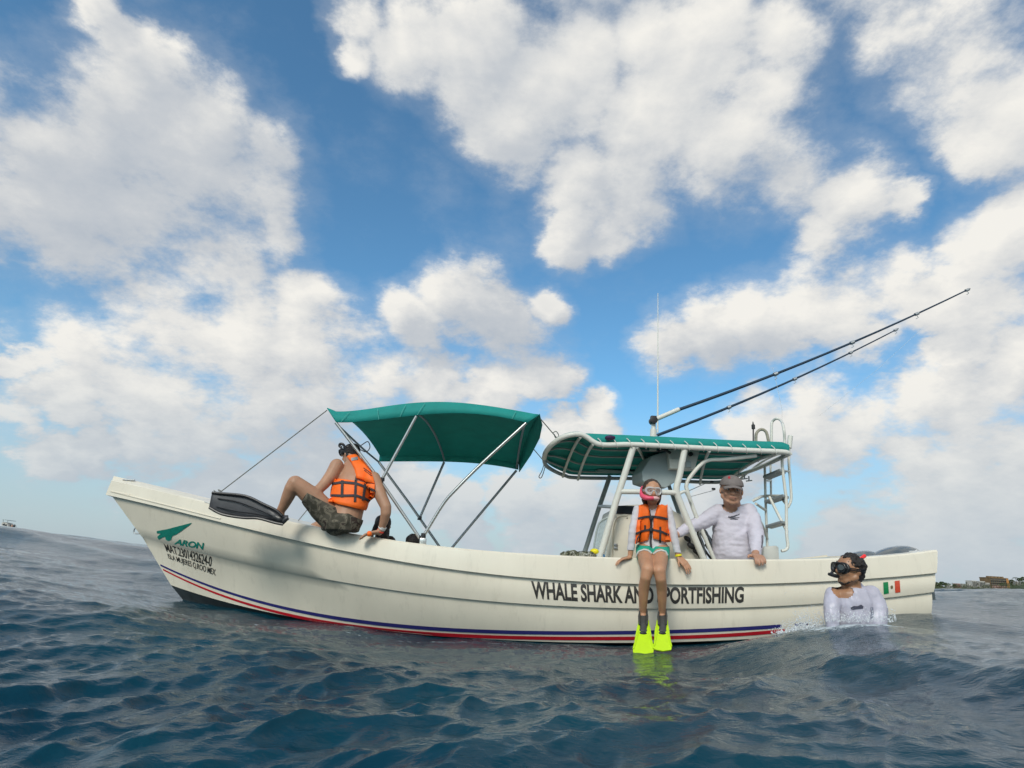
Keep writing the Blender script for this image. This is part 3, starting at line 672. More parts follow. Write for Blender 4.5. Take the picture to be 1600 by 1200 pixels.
obj('flag_panel', poly_patch(TREE, [(1379.5,910.2),(1387.2,909.2),(1388.4,927),(1380.6,928)], 0.004), 'flag_green', boat, smooth=False, label='green third of the Mexican flag decal')
obj('flag_panel', poly_patch(TREE, [(1397.5,908),(1405.4,907),(1406.4,925),(1398.4,926)], 0.004), 'flag_red', boat, smooth=False, label='red third of the Mexican flag decal')
ring = [(1393+2.0*math.cos(a), 917.3+2.6*math.sin(a)) for a in np.linspace(0, 2*math.pi, 12, endpoint=False)]
obj('flag_crest', poly_patch(TREE, ring, 0.004, 1), mat('crest brown', (0.16, 0.12, 0.05), 0.5), boat, smooth=False)
# bow hardware
c0 = P(201, 752, YC-0.03)
cl = obj('cleat', join(tube([c0+Vector((-.055,0,.012)), c0+Vector((.055,0,.012))], .008, 8), tube([c0+Vector((-.02,0,-.03)), c0+Vector((-.02,0,.012))], .008, 8), tube([c0+Vector((.02,0,-.03)), c0+Vector((.02,0,.012))], .008, 8)), 'steel_dull', boat)
b0 = P(213, 829, YC)
obj('bow_eye', tube([b0+Vector((.04+.0, 0, .03)), b0+Vector((-.008, 0, .025)), b0+Vector((-.022, 0, 0)), b0+Vector((-.008, 0, -.025)), b0+Vector((.05, 0, -.025))], .006, 8, sm=5), 'steel_dull', boat)
# bow moulding line
def mould(x0, x1, fy, off, r):
    pts = []
    for k in range(31):
        x = x0+(x1-x0)*k/30; p, n = hit(TREE, x, fy(x), 5.5); pts.append(p+n*off)
    return tube(pts, r, 6)
obj('rub_moulding', mould(167, 345, lambda x: 765.5+(x-165)*0.25, 0.002, 0.006), 'gelcoat', boat)
# ------------------------------------------------------------------ bimini over the fore part
YN, YF = 4.95, 6.72
def lerp(a, b, t): return a*(1-t)+b*t
def polyat(poly, t):
    k = t*(len(poly)-1); i = min(int(k), len(poly)-2); f = k-i; return tuple(lerp(poly[i][j], poly[i+1][j], f) for j in range(len(poly[0])))
near_low = curve_fit([(525,660),(560,658),(600,656),(650,649),(690,646),(732,646),(787,653),(822,660)], 4)
near_top = curve_fit([(511,640),(522,646),(587,636),(640,631),(665,629.5),(725,630.5),(787,636),(822,648),(842,647)], 5)
far_low = curve_fit([(592,721),(650,721),(725,722.5),(770,727),(810,734)], 3)
secs = []
NB = 36
for i in range(NB+1):
    u = i/NB
    xl = lerp(525, 824, u); xt = lerp(511, 843, u); xf = lerp(592, 810, u)
    ridge = 0.012*abs(math.sin(math.pi*u*3))                    # the cloth sags between its hoops
    low = P(xl, near_low(xl), YN); tp_y = near_top(min(max(xt, 515), 840)) - (5 if (i == 0) else 0)
    top = P(xt, tp_y, YN+0.05)
    fl = P(xf, far_low(xf), YF)
    row = [low, lerp(low, top, .5)+Vector((0, -0.008, 0)), top]
    ftop = fl+Vector((0, 0, 0.07))
    for k in range(1, 12):
        v = k/12; q = lerp(top, ftop, v); q.z += 0.16*4*v*(1-v)*0.5-ridge*(4*v*(1-v)); row.append(q)
    row += [ftop, fl]
    secs.append(row)
# rear flap turned down
canopy_geo = loft(secs, closed=False, caps=False)
bimini = obj('bimini_canopy', canopy_geo, 'canvas', boat, label='teal canvas bimini stretched over curved tubes at the fore part')
so = bimini.modifiers.new('cloth', 'SOLIDIFY'); so.thickness = 0.006; so.offset = 0
flap = []
path = [(843,646,YN+.05),(847,661,5.3),(843,682,5.75),(829,709,6.3),(811,735,YF)]
for i in range(13):
    o_ = P(*polyat(path, i/12)); a = secs[-1][min(2+i, 14)]
    flap.append([a, lerp(a, o_, .5), o_-Vector((0, 0, .02))])
fl = obj('end_flap', loft(flap, closed=False, caps=False), 'canvas', bimini); fl.modifiers.new('cloth', 'SOLIDIFY').thickness = 0.006
def tubes(name, specs, m, parent, r=0.0125, label=None, sm=0, seg=10):
    for pts in specs:
        obj(name, tube([P(*q) for q in pts], r, seg, sm=sm), m, parent, label=label)
# seams across the near band
for xa, xb in ((533,546),(592,590),(625,634),(652,664),(800,806)):
    a = P(xa, near_low(xa)-0.5, YN-0.012); b = P(xb, near_top(xb)+1.5, YN+0.02)
    obj('seam', tube([a, lerp(a, b, .5)+Vector((0, -.012, 0)), b], 0.0022, 6), 'seam', bimini)
# hoops under the cloth
for xn, xf2 in ((651,694),(822,807)):
    pts = []
    for k in range(13):
        v = k/12; a = P(xn, near_low(xn)+0.5, YN+.02); b = P(xf2, far_low(xf2), YF-.02); q = lerp(a, b, v); q.z += 0.02+0.085*4*v*(1-v); pts.append(q)
    obj('hoop', tube(pts, 0.011, 8), 'steel_dull', bimini)
tubes('pole', [[(524.5,660,YN+.01),(595,752,5.0),(656,841,5.02)], [(650.5,650,YN+.01),(596,751,5.0)]], 'steel', bimini, 0.0125)
tubes('pole', [[(822,661,YN+.01),(752,725,5.0),(712,765,5.01),(692,788,5.02),(662,837,5.03)]], 'steel', bimini, 0.0135, sm=4)
tubes('pole', [[(592,722,YF-.01),(640,787,6.70),(688,856,6.68)], [(694,722,YF-.02),(655,811,6.69)], [(807,735,YF-.01),(706,856,6.68)]], 'steel_dull', bimini, 0.0135)
tubes('pole', [[(526,663,YN+.05),(567,701,6.2),(592,722,YF)]], 'steel_dull', bimini, 0.010, sm=4)
for q, s_ in (((595,752,4.99),1.0), ((655,811,6.68),0.9), ((659,840,5.02),1.3)):
    c = P(*q); obj('hinge', join(box(c, .036*s_, .034, .022*s_, .4), box(c+Vector((.012,0,.016)), .022*s_, .036, .03*s_, -.3), tube([c+Vector((0,-.022,0)), c+Vector((0,.022,0))], .010, 8)), 'black', bimini, bevel=0.003)
obj('pole_foot', box(P(661,846,5.02), .05, .05, .05), 'steel', bimini, bevel=.006)
# lashing ropes of the canopy
tubes('rope', [[(511,641,YN+.03),(344,769,5.35)], [(560,698,6.3),(500,772,6.0),(460,821,5.6)], [(845,655,YN+.08),(869,683,5.3)], [(834,702,6.0),(851,722,6.2)]], 'rope', boat, 0.0045, label=None, seg=6)
tubes('rope', [[(334,766,5.33),(338,769,5.33),(344,770,5.33),(341,765,5.33),(347,768,5.33)], [(852,718,6.2),(847,735,6.2),(842,745,6.2),(846,746,6.2),(851,732,6.2),(852,722,6.2)], [(863,677,5.28),(869,674,5.28),(873,681,5.28),(868,684,5.28),(866,678,5.28)]], 'rope', boat, 0.0045, sm=4, seg=6)
tubes('rope', [[(328,787,5.3),(320,784,5.35)]], 'white_rope', boat, 0.006, seg=6)
obj('rope_loop', tube([P(560,699,6.2), P(567,694,6.2), P(575,690,6.2), P(578,699,6.2), P(572,706,6.2), P(562,702,6.2)], .005, 6, sm=4), 'webbing', bimini)

# ------------------------------------------------------------------ T-top
TN, TF = 5.12, 6.55
near_rail = [(850,716,5.55),(853,706,5.4),(862,695,5.25),(876,685,5.16),(892,679.5,TN),(907,679,TN),(917,683,TN),(927,690,TN),(942,695,TN),(985,694.5,TN),(1040,697,TN),(1095,700,TN),(1165,703.5,TN),(1222,706,TN),(1233,709,TN+.02)]
far_rail = [(850,716,5.55),(853,727,5.9),(866,736,6.25),(883,743,TF),(903,746.5,TF),(1001,748,TF),(1067,752,TF),(1128,753,TF),(1150,744,TF-.05)]
rear_rail = [(1233,709,TN+.02),(1214,718,5.5),(1185,731,6.0),(1150,744,TF-.05)]
frame = obj('hardtop_frame', tube([P(*q) for q in near_rail], .022, 12, sm=5), 'white_tube', boat, label='white tube frame of the cabin roof')
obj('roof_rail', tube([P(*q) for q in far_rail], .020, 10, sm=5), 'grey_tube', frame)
obj('roof_rail', tube([P(*q) for q in rear_rail], .020, 10, sm=5), 'white_tube', frame)
obj('roof_rail', tube([P(1236,709,TN+.02), P(1222,708,5.4), P(1190,722,5.9), P(1152,752,TF)], .011, 8, sm=4), 'white_tube', frame)
def onpoly(poly, t): return P(*polyat(poly, t))
# canvas roof: near band and the sheet
top_edge = [(898,680,TN+.07),(910,677,TN+.06),(916,677,TN+.06),(1040,682.5,TN+.06),(1140,687.5,TN+.06),(1222,690.5,TN+.06),(1233,695,TN+.06)]
low_edge = [(898,684,TN+.03),(912,684,TN+.03),(930,693,TN+.03),(1040,696,TN+.03),(1140,701,TN+.03),(1224,705,TN+.03),(1233,707,TN+.03)]
rs = []
for i in range(33):
    u = i/32; a, b = onpoly(top_edge, u), onpoly(low_edge, u); rs.append([b, lerp(a, b, .4)+Vector((0,-.012,0)), a, a+Vector((0, .08, .012))])
cv = obj('roof_canvas', loft(rs, closed=False, caps=False), 'canvas', frame, label='teal canvas band laced along the near side of the roof'); cv.modifiers.new('c', 'SOLIDIFY').thickness = 0.005
nr = [P(*q) for q in near_rail]; nr = smooth_path(nr, 5); fr_ = smooth_path([P(*q) for q in far_rail], 5)
sheet = []
for i in range(41):
    u = i/40; a = nr[min(int(u*(len(nr)-1)), len(nr)-1)]; b = fr_[min(int(u*(len(fr_)-1)), len(fr_)-1)]; row = []
    for k in range(9):
        v = .015+.97*k/8; q = lerp(a, b, v); q.z += .028+0.05*4*v*(1-v); row.append(q)
    sheet.append(row)
sh = obj('roof_sheet', loft(sheet, closed=False, caps=False), 'canvas', frame); sh.modifiers.new('c', 'SOLIDIFY').thickness = 0.005
def roofpt(u, v, dz=-0.0):
    a = nr[min(int(u*(len(nr)-1)), len(nr)-1)]; b = fr_[min(int(u*(len(fr_)-1)), len(fr_)-1)]; q = lerp(a, b, v); q.z += dz+0.05*4*v*(1-v); return q
for v in (.22, .45, .68, .86):
    obj('roof_batten', tube([roofpt(u, v, -.002) for u in np.linspace(.06, .97, 24)], .010, 8), 'grey_tube', frame)
for u in (.36, .50, .66, .80, .92):
    obj('cross_tube', tube([roofpt(u, v, -.02) for v in np.linspace(0, 1, 9)], .014, 8), 'white_tube', frame)
obj('trim_board', hexa([P(935,733,6.3),P(1000,738,6.3),P(1000,741,6.3),P(932,738,6.3),P(930,728,6.45),P(1000,732,6.45),P(1000,735,6.45),P(928,732,6.45)]), 'box_grey', frame)
for k in range(13):          # lacing of the canvas to the rail
    x = 937+k*22.6; y = 694.5 if x < 985 else 694.5+(x-985)*0.0485
    a = P(x-3, y-9.5+0.02*k, TN-.0+.02); b = P(x+5, y+2.5, TN-.025)
    obj('lacing', tube([a, lerp(a, b, .5)+Vector((0, -.012, .008)), b, b+Vector((.004, .03, -.012))], .004, 6, sm=3), 'white_rope', frame)
# legs
obj('leg', tube([P(990,697,TN+.02), P(962,785,TN+.05), P(936,876,TN+.08)], .028, 12), 'white_tube', frame)
obj('leg', tube([P(1070,701,TN+.02), P(1062,742,TN+.03), P(1057,764,TN+.04), P(1062,783,TN+.05), P(1082,832,TN+.07), P(1103,882,TN+.1)], .027, 12, sm=5), 'white_tube', frame)
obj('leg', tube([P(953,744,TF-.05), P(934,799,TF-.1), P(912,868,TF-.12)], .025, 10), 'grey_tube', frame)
obj('leg', tube([P(1182,712,TN+.04), P(1135,717.5,5.2), P(1108,719,5.22), P(1094,727,5.23), P(1078,746,5.24), P(1073,756,5.24), P(1074,768,5.24), P(1090,812,5.25), P(1120,884,5.3)], .017, 10, sm=5), 'white_tube', frame)
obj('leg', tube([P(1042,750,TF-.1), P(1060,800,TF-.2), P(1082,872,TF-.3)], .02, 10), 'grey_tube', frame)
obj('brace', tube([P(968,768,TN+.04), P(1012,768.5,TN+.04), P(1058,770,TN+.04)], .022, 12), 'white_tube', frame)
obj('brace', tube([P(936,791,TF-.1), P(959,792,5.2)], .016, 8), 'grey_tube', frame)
obj('brace', tube([P(1060,772,TN+.04), P(1069,768,TN+.05), P(1073,771,5.18), P(1079,783,5.2)], .013, 8, sm=3), 'white_tube', frame)
# hanging electronics box
bx = hexa([P(1006,735,5.75),P(1003,716,5.75),P(1018,711,5.75),P(1059,722,5.75)]+[P(1004,764,6.2),P(1003,735,6.4),P(1030,730,6.4),P(1052,733,6.2)])
e0 = [P(1003,737,5.4),P(1018,712,5.4),P(1049,703,5.4),P(1060,720,5.4),P(1057,752,5.4),P(1040,763,5.4),P(1004,752,5.4)]
obj('electronics_box', slab(e0, Vector((0.0, 0.45, 0.03))), 'box_grey', frame, label='pale grey electronics box hanging under the roof', bevel=.012, smooth=False)
pf = obj('radio_panel', slab([P(1044,702,5.34),P(1094,702,5.34),P(1086,733,5.34),P(1046,733,5.34)], Vector((0, .12, 0))), 'box_white', frame, bevel=.008, smooth=False)
obj('hatch_lid', slab([P(1046,717,5.32),P(1062,717,5.32),P(1061,732,5.32),P(1047,732,5.32)], Vector((0, .03, 0))), 'white_tube', pf, bevel=.004, smooth=False)
sp = P(1080,709,5.31); obj('speaker', tube([sp, sp+Vector((0, .04, 0))], .018, 16), 'black', pf)
obj('switch_plate', slab([P(1072,721,5.32),P(1080,721,5.32),P(1080,730,5.32),P(1072,730,5.32)], Vector((0, .03, 0))), 'box_grey', pf, smooth=False)
a = P(1028,705,5.3); obj('handle', tube([a, P(1036,702,5.3), P(1048,708,5.3)], .012, 8, sm=3), 'black', frame)
# small lashed bundle on the near corner of the roof
obj('bundle', ruffle(ellipsoid(P(953,684,TN-.01), .045, .03, .022), .006, 30), 'purple', frame, label='small dark purple cloth bundle')
# clamps at the rear of the roof
for q in ((1154,735),(1163,741),(1170,744)):
    c = P(q[0], q[1], 5.9); obj('clamp', join(tube([c, c+Vector((.0,0,-.05))], .007, 8), tube([c+Vector((-.03,0,-.05)), c+Vector((.03,0,-.04))], .006, 8)), 'steel_dull', frame)

# ------------------------------------------------------------------ console, windshield, wheel
co = [P(949,880,5.35),(P(957,830,5.35)),P(962,805,5.35),P(966,790,5.35),P(1000,788,5.35),P(1040,788,5.35),P(1056,800,5.35),P(1064,803,5.35),P(1072,818,5.35),P(1083,834,5.35),P(1092,855,5.35),P(1100,882,5.35)]
cons = obj('console', slab(co, Vector((0, .85, 0))), 'gelcoat2', boat, bevel=.015, label='cream moulded steering console')
obj('console_window', slab([P(963,802.5,5.34),P(966,790,5.34),P(997,790.5,5.34),P(995,803.5,5.34)], Vector((0, .03, 0))), 'dark_glass', cons, smooth=False, bevel=.003)
dr = [(958,878),(959,850),(960,830),(963,818),(969,812.5),(980,811),(1000,811),(1012,816),(1016,826),(1016,878)]
obj('console_door', slab([P(a, b, 5.335) for a, b in dr], Vector((0, .03, 0))), 'gelcoat2', cons, bevel=.006)
dr2 = [(955,880),(956,848),(957,826),(961,812),(969,806),(980,805)]
obj('door_frame', tube([P(a, b, 5.345) for a, b in dr2], .007, 8, sm=4), 'gelcoat', cons)
for q in ((962,851),(962,856)): obj('latch', box(P(q[0], q[1], 5.325), .03, .02, .018), 'steel_dull', cons, bevel=.003)
obj('screw', box(P(980,809.5,5.335), .008, .01, .008), 'black', cons)
ws = [P(927,872,5.5),P(929,850,5.5),P(933,828,5.5),P(938,816,5.5),P(951,809,5.5),P(948,872,5.5)]
obj('windshield', slab(ws, Vector((0, .012, 0))), 'acrylic', cons, smooth=False, label='scratched clear windshield at the front of the console')
obj('windshield_edge', tube([P(926,872,5.5),P(928.5,850,5.5),P(932.5,828,5.5),P(938,815,5.5),P(952,807.5,5.5)], .008, 8, sm=4), 'box_grey', cons)
c = P(1107,853,5.75); wr = .17; R_ = Matrix.Rotation(math.radians(62), 3, 'Y')
rim = [c+R_@Vector((wr*math.cos(a), wr*.95*math.sin(a)*1.0, 0)) for a in np.linspace(0, 2*math.pi, 33)]
whl = obj('steering_wheel', tube(rim, .011, 8, caps=False), 'black', boat)
for k in range(5):
    a = 2*math.pi*k/5+.4; obj('spoke', tube([c, c+R_@Vector((wr*math.cos(a), wr*.95*math.sin(a), 0))], .007, 8), 'steel_dull', whl)
obj('wheel_hub', tube([c-R_@Vector((0, 0, .02)), c+R_@Vector((0, 0, .02))], .03, 12), 'black', whl)
for q, s_ in (((1074,842),.035),((1080,853),.04),((1087,862),.03)):
    c = P(q[0], q[1], 5.3); obj('control_lever', join(ellipsoid(c, s_, .02, s_*.6, Matrix.Rotation(.6, 3, 'Y'), 12, 8), tube([c, c+Vector((.05, 0, -.07))], .008, 6)), 'black', cons)
obj('grab_frame', tube([P(1106,892,5.5), P(1099,852,5.5), P(1093,836,5.5), P(1096,828,5.5), P(1104,832,5.5), P(1114,862,5.5), P(1119,892,5.5)], .010, 8, sm=4), 'steel_dull', boat)

# ------------------------------------------------------------------ boarding tower at the stern side of the roof
YT = 5.25; YT2 = 5.65
lad = obj('tower_rail', tube([P(1205.5,700,YT2), P(1205.5,666,YT2), P(1207.5,658,YT2), P(1213.5,654,YT2-.05), P(1220,657,YT2-.1), P(1224,667,YT), P(1226,690,YT), P(1222,720,YT), P(1226,760,YT), P(1228.5,782,YT), P(1229,832,YT), P(1231,852,YT), P(1228,859,YT), P(1221,861,YT)], .0125, 10, sm=5), 'white_tube', boat, label='white tube boarding tower behind the roof')
def rail(pts, r=.0115, m='white_tube', sm=0): obj('rail', tube([P(*q) for q in pts], r, 10, sm=sm), m, lad)
rail([(1195,729,YT2),(1196,775,YT2),(1199,860,YT2)]); rail([(1204,726,YT2+.2),(1205,783,YT2+.2)], .010)
rail([(1235,682,YT+.1),(1232.5,718,YT+.1),(1235.5,760,YT+.1),(1236,781,YT+.1),(1231,793,YT+.1)], sm=4)
obj('rod_holder', tube([P(1235,681,YT+.1), P(1233,700,YT+.1)], .022, 12), 'white_tube', lad)
rail([(1176,783,5.4),(1185,778,5.4),(1195,775,YT2),(1227,775,YT)], .013, sm=3); rail([(1202,776,5.4),(1216,804,5.35),(1230,831,YT)], .012)
rail([(1181,787,5.4),(1197,798,YT2)]); rail([(1216,776,5.45),(1222,780,5.4),(1229,789,YT)], .010); rail([(1188,814,5.4),(1194,827,5.5),(1199,842,YT2)])
rail([(1222,735,YT),(1233,737,YT+.1)], .009); rail([(1196,751,YT2),(1205,751,YT2+.2)], .009)
for a, b, c_, d in ((1197,748.5,1223,738),(1199,787,1228,777.5),(1201,825.5,1226,818.5)):
    p0, p1 = P(a, b, YT2), P(c_, d, YT); w = Vector((0.05, .05, 0)); obj('step', hexa([p0-w, p1-w, p1+w, p0+w, p0-w+Vector((0,0,.022)), p1-w+Vector((0,0,.022)), p1+w+Vector((0,0,.022)), p0+w+Vector((0,0,.022))]), 'grey_tube', lad, bevel=.003)
obj('roof_hoop', tube([P(1181,690,5.6), P(1182,677,5.6), P(1189,671,5.6), P(1197,675,5.6), P(1201,690,5.6)], .014, 10, sm=5), 'hose', boat)
c = P(1177,667,5.5); obj('nav_light', join(tube([P(1177,690,5.5), c], .007, 8), tube([c-Vector((0,0,.02)), c+Vector((0,0,.02))], .016, 10), tube([c+Vector((0,0,.02)), c+Vector((0,0,.05))], [.009,.004], 8)), 'black', boat)
obj('seat_back', slab([P(1192,879,5.5),P(1193,856,5.5),P(1196,853.5,5.5),P(1214,852.5,5.5),P(1217,855,5.5),P(1218,879,5.5)], Vector((0, .10, 0))), 'box_white', boat, bevel=.012)
obj('stern_pad', ellipsoid(P(1222,878,5.4), .03, .03, .02), 'black', boat)
# ------------------------------------------------------------------ antenna, outriggers
obj('antenna', tube([P(1027.6,676,5.9), P(1028,560,5.9), P(1028,458,5.9)], [.009, .006, .003], 8), 'white_tube', boat)
mnt = obj('outrigger_mount', join(tube([P(1020,704,5.4), P(1020.5,690,5.4), P(1021,671,5.4)], [.032, .032, .028], 14), tube([P(1021,671,5.4), P(1021.5,657,5.4)], .02, 12)), 'white_tube', boat)
c = P(1021,657,5.38); obj('pivot_joint', join(tube([c+Vector((0,-.03,0)), c+Vector((0,.05,0))], .034, 14), box(c+Vector((0,0,.015)), .05, .05, .05)), 'black', mnt, bevel=.003)
def outrigger(p0, p1, Y0, Y1, r0, r1, ringsx, label):
    A, B = P(*p0, Y0), P(*p1, Y1)
    o = obj('outrigger_pole', tube([lerp(A, B, t)-Vector((0,0,.05*4*t*(1-t))) for t in np.linspace(0, 1, 13)], [lerp(r0, r1, t) for t in np.linspace(0, 1, 13)], 10), 'navy_pole', boat, label=label)
    for x in ringsx:
        t = (x-p0[0])/(p1[0]-p0[0]); c = lerp(A, B, t)-Vector((0,0,.05*4*t*(1-t))); d = (B-A).normalized(); r = lerp(r0, r1, t)+.007
        obj('line_ring', join(tube([c-d*.018, c+d*.018], r, 10), tube([c-Vector((0,0,r)), c-Vector((-.01,0,r+.02)), c-Vector((0.012,0,r+.035))], .003, 6)), 'steel', o)
    return o
o1 = outrigger((1058,641),(1515.5,451),5.38,5.2,.0155,.0065,(1207.5,1326.5,1429,1511),'longer upper outrigger pole')
obj('sleeve', tube([P(1026,654.5,5.38), P(1061,639.5,5.38)], .021, 12), 'white_tube', mnt)
o2 = outrigger((1027,680),(1403.5,513.5),6.2,6.2,.0165,.006,(1134,1235.5,1325,1399),'shorter lower outrigger pole')
obj('fishing_line', tube([P(1207.5,574,5.34), P(1222,640,5.3), P(1222,655,5.3)], .0012, 4), 'white_rope', o1)
obj('fishing_line', tube([P(1440,514,6.1), P(1368,580,6.0), P(1280,650,5.9)], .0010, 4), 'white_rope', o1)
# rod tips behind the cap man
obj('fishing_rod', tube([P(1074,768,5.6), P(1112,751,5.6)], .003, 6), 'steel_dull', boat); obj('fishing_rod', tube([P(1079,776,5.6), P(1116,766,5.6)], .0025, 6), 'white_rope', boat)
for q in ((1112,753),(1115,764)): obj('line_clip', box(P(q[0], q[1], 5.6), .03, .02, .018, .4), 'black', boat, bevel=.003)
# ------------------------------------------------------------------ outboard engines
def cowl(pts, Y, dY, label):
    # pts = side outline of the cover seen from the side; rounded across
    rows = []
    for k in range(9):
        v = k/8; y = Y+dY*v; s = math.sin(math.pi*min(max(v, .04), .96))**.45; base = P(*pts[0], Y).z
        rows.append([Vector((P(a, b, Y).x*1.0, y, base-.25+(P(a, b, Y).z-base+.25)*(.72+.28*s))) for a, b in pts])
    lo = [[Vector((r[0].x, r[0].y, r[0].z-.3))]+r+[Vector((r[-1].x, r[-1].y, r[-1].z-.3))] for r in rows]
    return obj('outboard_engine', loft(lo, closed=True, caps=True), 'cowl', boat, label=label)
c1 = cowl([(1334,874),(1340,868),(1350,863),(1362,859.5),(1372,859),(1381,861),(1388,866),(1391,874)], 5.35, .36, 'farther forward outboard cover')
c2 = cowl([(1384,872),(1390,865),(1400,858),(1411,853.5),(1425,851),(1436,851),(1443,853),(1448,858),(1452,868)], 5.2, .40, 'larger outboard cover at the stern corner')
obj('cowl_mark', join(tube([P(1420,861.5,5.19), P(1436,861,5.19)], .004, 6), tube([P(1424,864,5.19), P(1433,859,5.19)], .003, 6)), 'white_paint', c2)
obj('rub_strip', tube([P(1210,876,5.2), P(1250,875.5,5.2), P(1296,872.8,5.2)], .012, 8), 'box_grey', boat)
# gear lying on the gunwale
bag = thing('gear_bag', 'small camouflage bag lying on the gunwale beside the console', 'bag', P(905,872,4.97))
obj('bag_body', ruffle(join(*[ellipsoid(P(x, y, 4.98), .05*s, .06, .028*s) for x, y, s in ((884,867,.9),(892,865,1.0),(902,868,.9),(912,867.5,1.0),(922,867.5,.9))]), .012, 30), 'camo_bag', bag)
obj('bag_strap', tube([P(876,868,4.95), P(888,861,4.95), P(898,868,4.95), P(908,863,4.95), P(920,866,4.95)], .006, 6, sm=4), 'steel_dull', bag)
yb = obj('cap_lid', ellipsoid(P(929,861.5,4.98), .035, .035, .022), 'yellow', bag, label='yellow lid')
bl = thing('bottle', 'small blue plastic piece standing behind the gunwale by the roof leg', 'bottle', P(944,874,5.1)); obj('bottle_body', tube([P(944,880,5.15), P(943.5,866,5.15)], [.022,.006], 10), mat('blue plastic', (.01,.12,.25), .4), bl)
# ------------------------------------------------------------------ people
def C(px, py, Y, r): p = P(px, py, Y); return (p, rad(p, r))
def chainpx(pts, grow=0.0): return chain([(p, r+grow) for p, r in (C(*q) for q in pts)])
def torso(secs, wdir=(1, 0, 0), grow=0.0, seg=22):
    w = Vector(wdir).normalized(); out = []
    for (px, py, Y, hw, hd, *up) in secs:
        c = P(px, py, Y); d = Vector((-w.y, w.x, 0))
        out.append((c, w*(rad(c, hw)+grow), d*(hd+grow)))
    return ell_loft(out, seg)
def hand(w, d, side, s=1.0, spread=0.25, curl=0.5, nrm=None, thumb=1, r=0.0085):
    """w wrist, d direction of the palm, side = across the knuckles toward the thumb, curl bends the fingers toward nrm"""
    d = Vector(d).normalized(); side = Vector(side); side = (side-d*side.dot(d)).normalized()
    nrm = d.cross(side).normalized() if nrm is None else Vector(nrm).normalized()
    g = []; L_ = .085*s
    for k, (o, ln) in enumerate(((.032, .070), (.011, .080), (-.011, .074), (-.031, .058))):
        a = w+side*(o*.55*s); k0 = w+d*L_+side*(o*s)
        g.append(chain([(a, .017*s), (k0, .0125*s)]))
        dd = (d+side*(o*spread*9)).normalized(); p1 = k0+(dd*math.cos(curl*.4)+nrm*math.sin(curl*.4))*ln*.45*s
        p2 = p1+(dd*math.cos(curl)+nrm*math.sin(curl))*ln*.32*s; p3 = p2+(dd*math.cos(curl*1.6)+nrm*math.sin(curl*1.6))*ln*.28*s
        g.append(chain([(k0, r*s*1.1), (p1, r*s), (p2, r*s*.95), (p3, r*s*.8)]))
    t0 = w+d*.022*s+side*.024*s*thumb; t1 = t0+(d*.5+side*.85*thumb).normalized()*.042*s; t2 = t1+(d*.85+side*.4*thumb+nrm*.3).normalized()*.032*s
    g.append(chain([(t0, .014*s), (t1, .011*s), (t2, .0085*s)]))
    return join(*g)
def frame3(x, y, z): return Matrix(((x.x, y.x, z.x), (x.y, y.y, z.y), (x.z, y.z, z.z)))
def head(c, R, face, up, child=False):
    """R = head height/2. face, up unit vectors. Returns a head with brow, nose, lips, chin, ears."""
    up = Vector(up).normalized(); f = Vector(face); f = (f-up*f.dot(up)).normalized(); s = f.cross(up).normalized()   # s = the head's own left... right
    Mx = frame3(s, f, up); q = lambda a, b, d: c+s*(a*R)+f*(b*R)+up*(d*R)
    g = [ellipsoid(q(0, -.08, .22), .70*R, .86*R, .78*R, Mx), ellipsoid(q(0, .16, -.28), .56*R, .62*R, .66*R, Mx), ellipsoid(q(0, .42, -.80), .25*R, .24*R, .20*R, Mx)]
    g.append(chain([(q(0, .72, .14), .085*R), (q(0, .90, -.12), .12*R), (q(0, .86, -.20), .14*R)]))
    for k in (-1, 1):
        g.append(chain([(q(k*.14, .78, .20), .10*R), (q(k*.46, .62, .18), .10*R)]))           # brow
        g.append(ellipsoid(q(k*.36, .52, -.22), .20*R, .20*R, .18*R, Mx))                     # cheek
        g.append(chain([(q(k*.52, -.05, -.40), .2*R), (q(k*.26, .45, -.74), .16*R)]))          # jaw
        g.append(ellipsoid(q(k*.73, -.10, -.04), .07*R, .14*R, .21*R, Mx))                    # ear
        g.append(ellipsoid(q(k*.11, .82, -.22), .09*R, .10*R, .08*R, Mx))                     # nostril
    g.append(chain([(q(-.18, .70, -.47), .065*R), (q(0, .78, -.45), .075*R), (q(.18, .70, -.47), .065*R)]))
    g.append(chain([(q(-.14, .69, -.56), .065*R), (q(0, .75, -.57), .08*R), (q(.14, .69, -.56), .065*R)]))
    return join(*g), q, Mx
def face_parts(parent, q, Mx, R, eyes=True, mouth=True):
    if eyes:
        for k in (-1, 1):
            e = obj('eye', ellipsoid(q(k*.27, .655, .045), .115*R, .10*R, .065*R, Mx, 12, 8), 'eye_white', parent)
            obj('iris', ellipsoid(q(k*.27, .735, .045), .05*R, .03*R, .05*R, Mx, 10, 6), 'iris', e)
    if mouth:
        obj('mouth', chain([(q(-.19, .745, -.515), .028*R), (q(0, .82, -.51), .034*R), (q(.19, .745, -.515), .028*R)]), 'lips', parent)
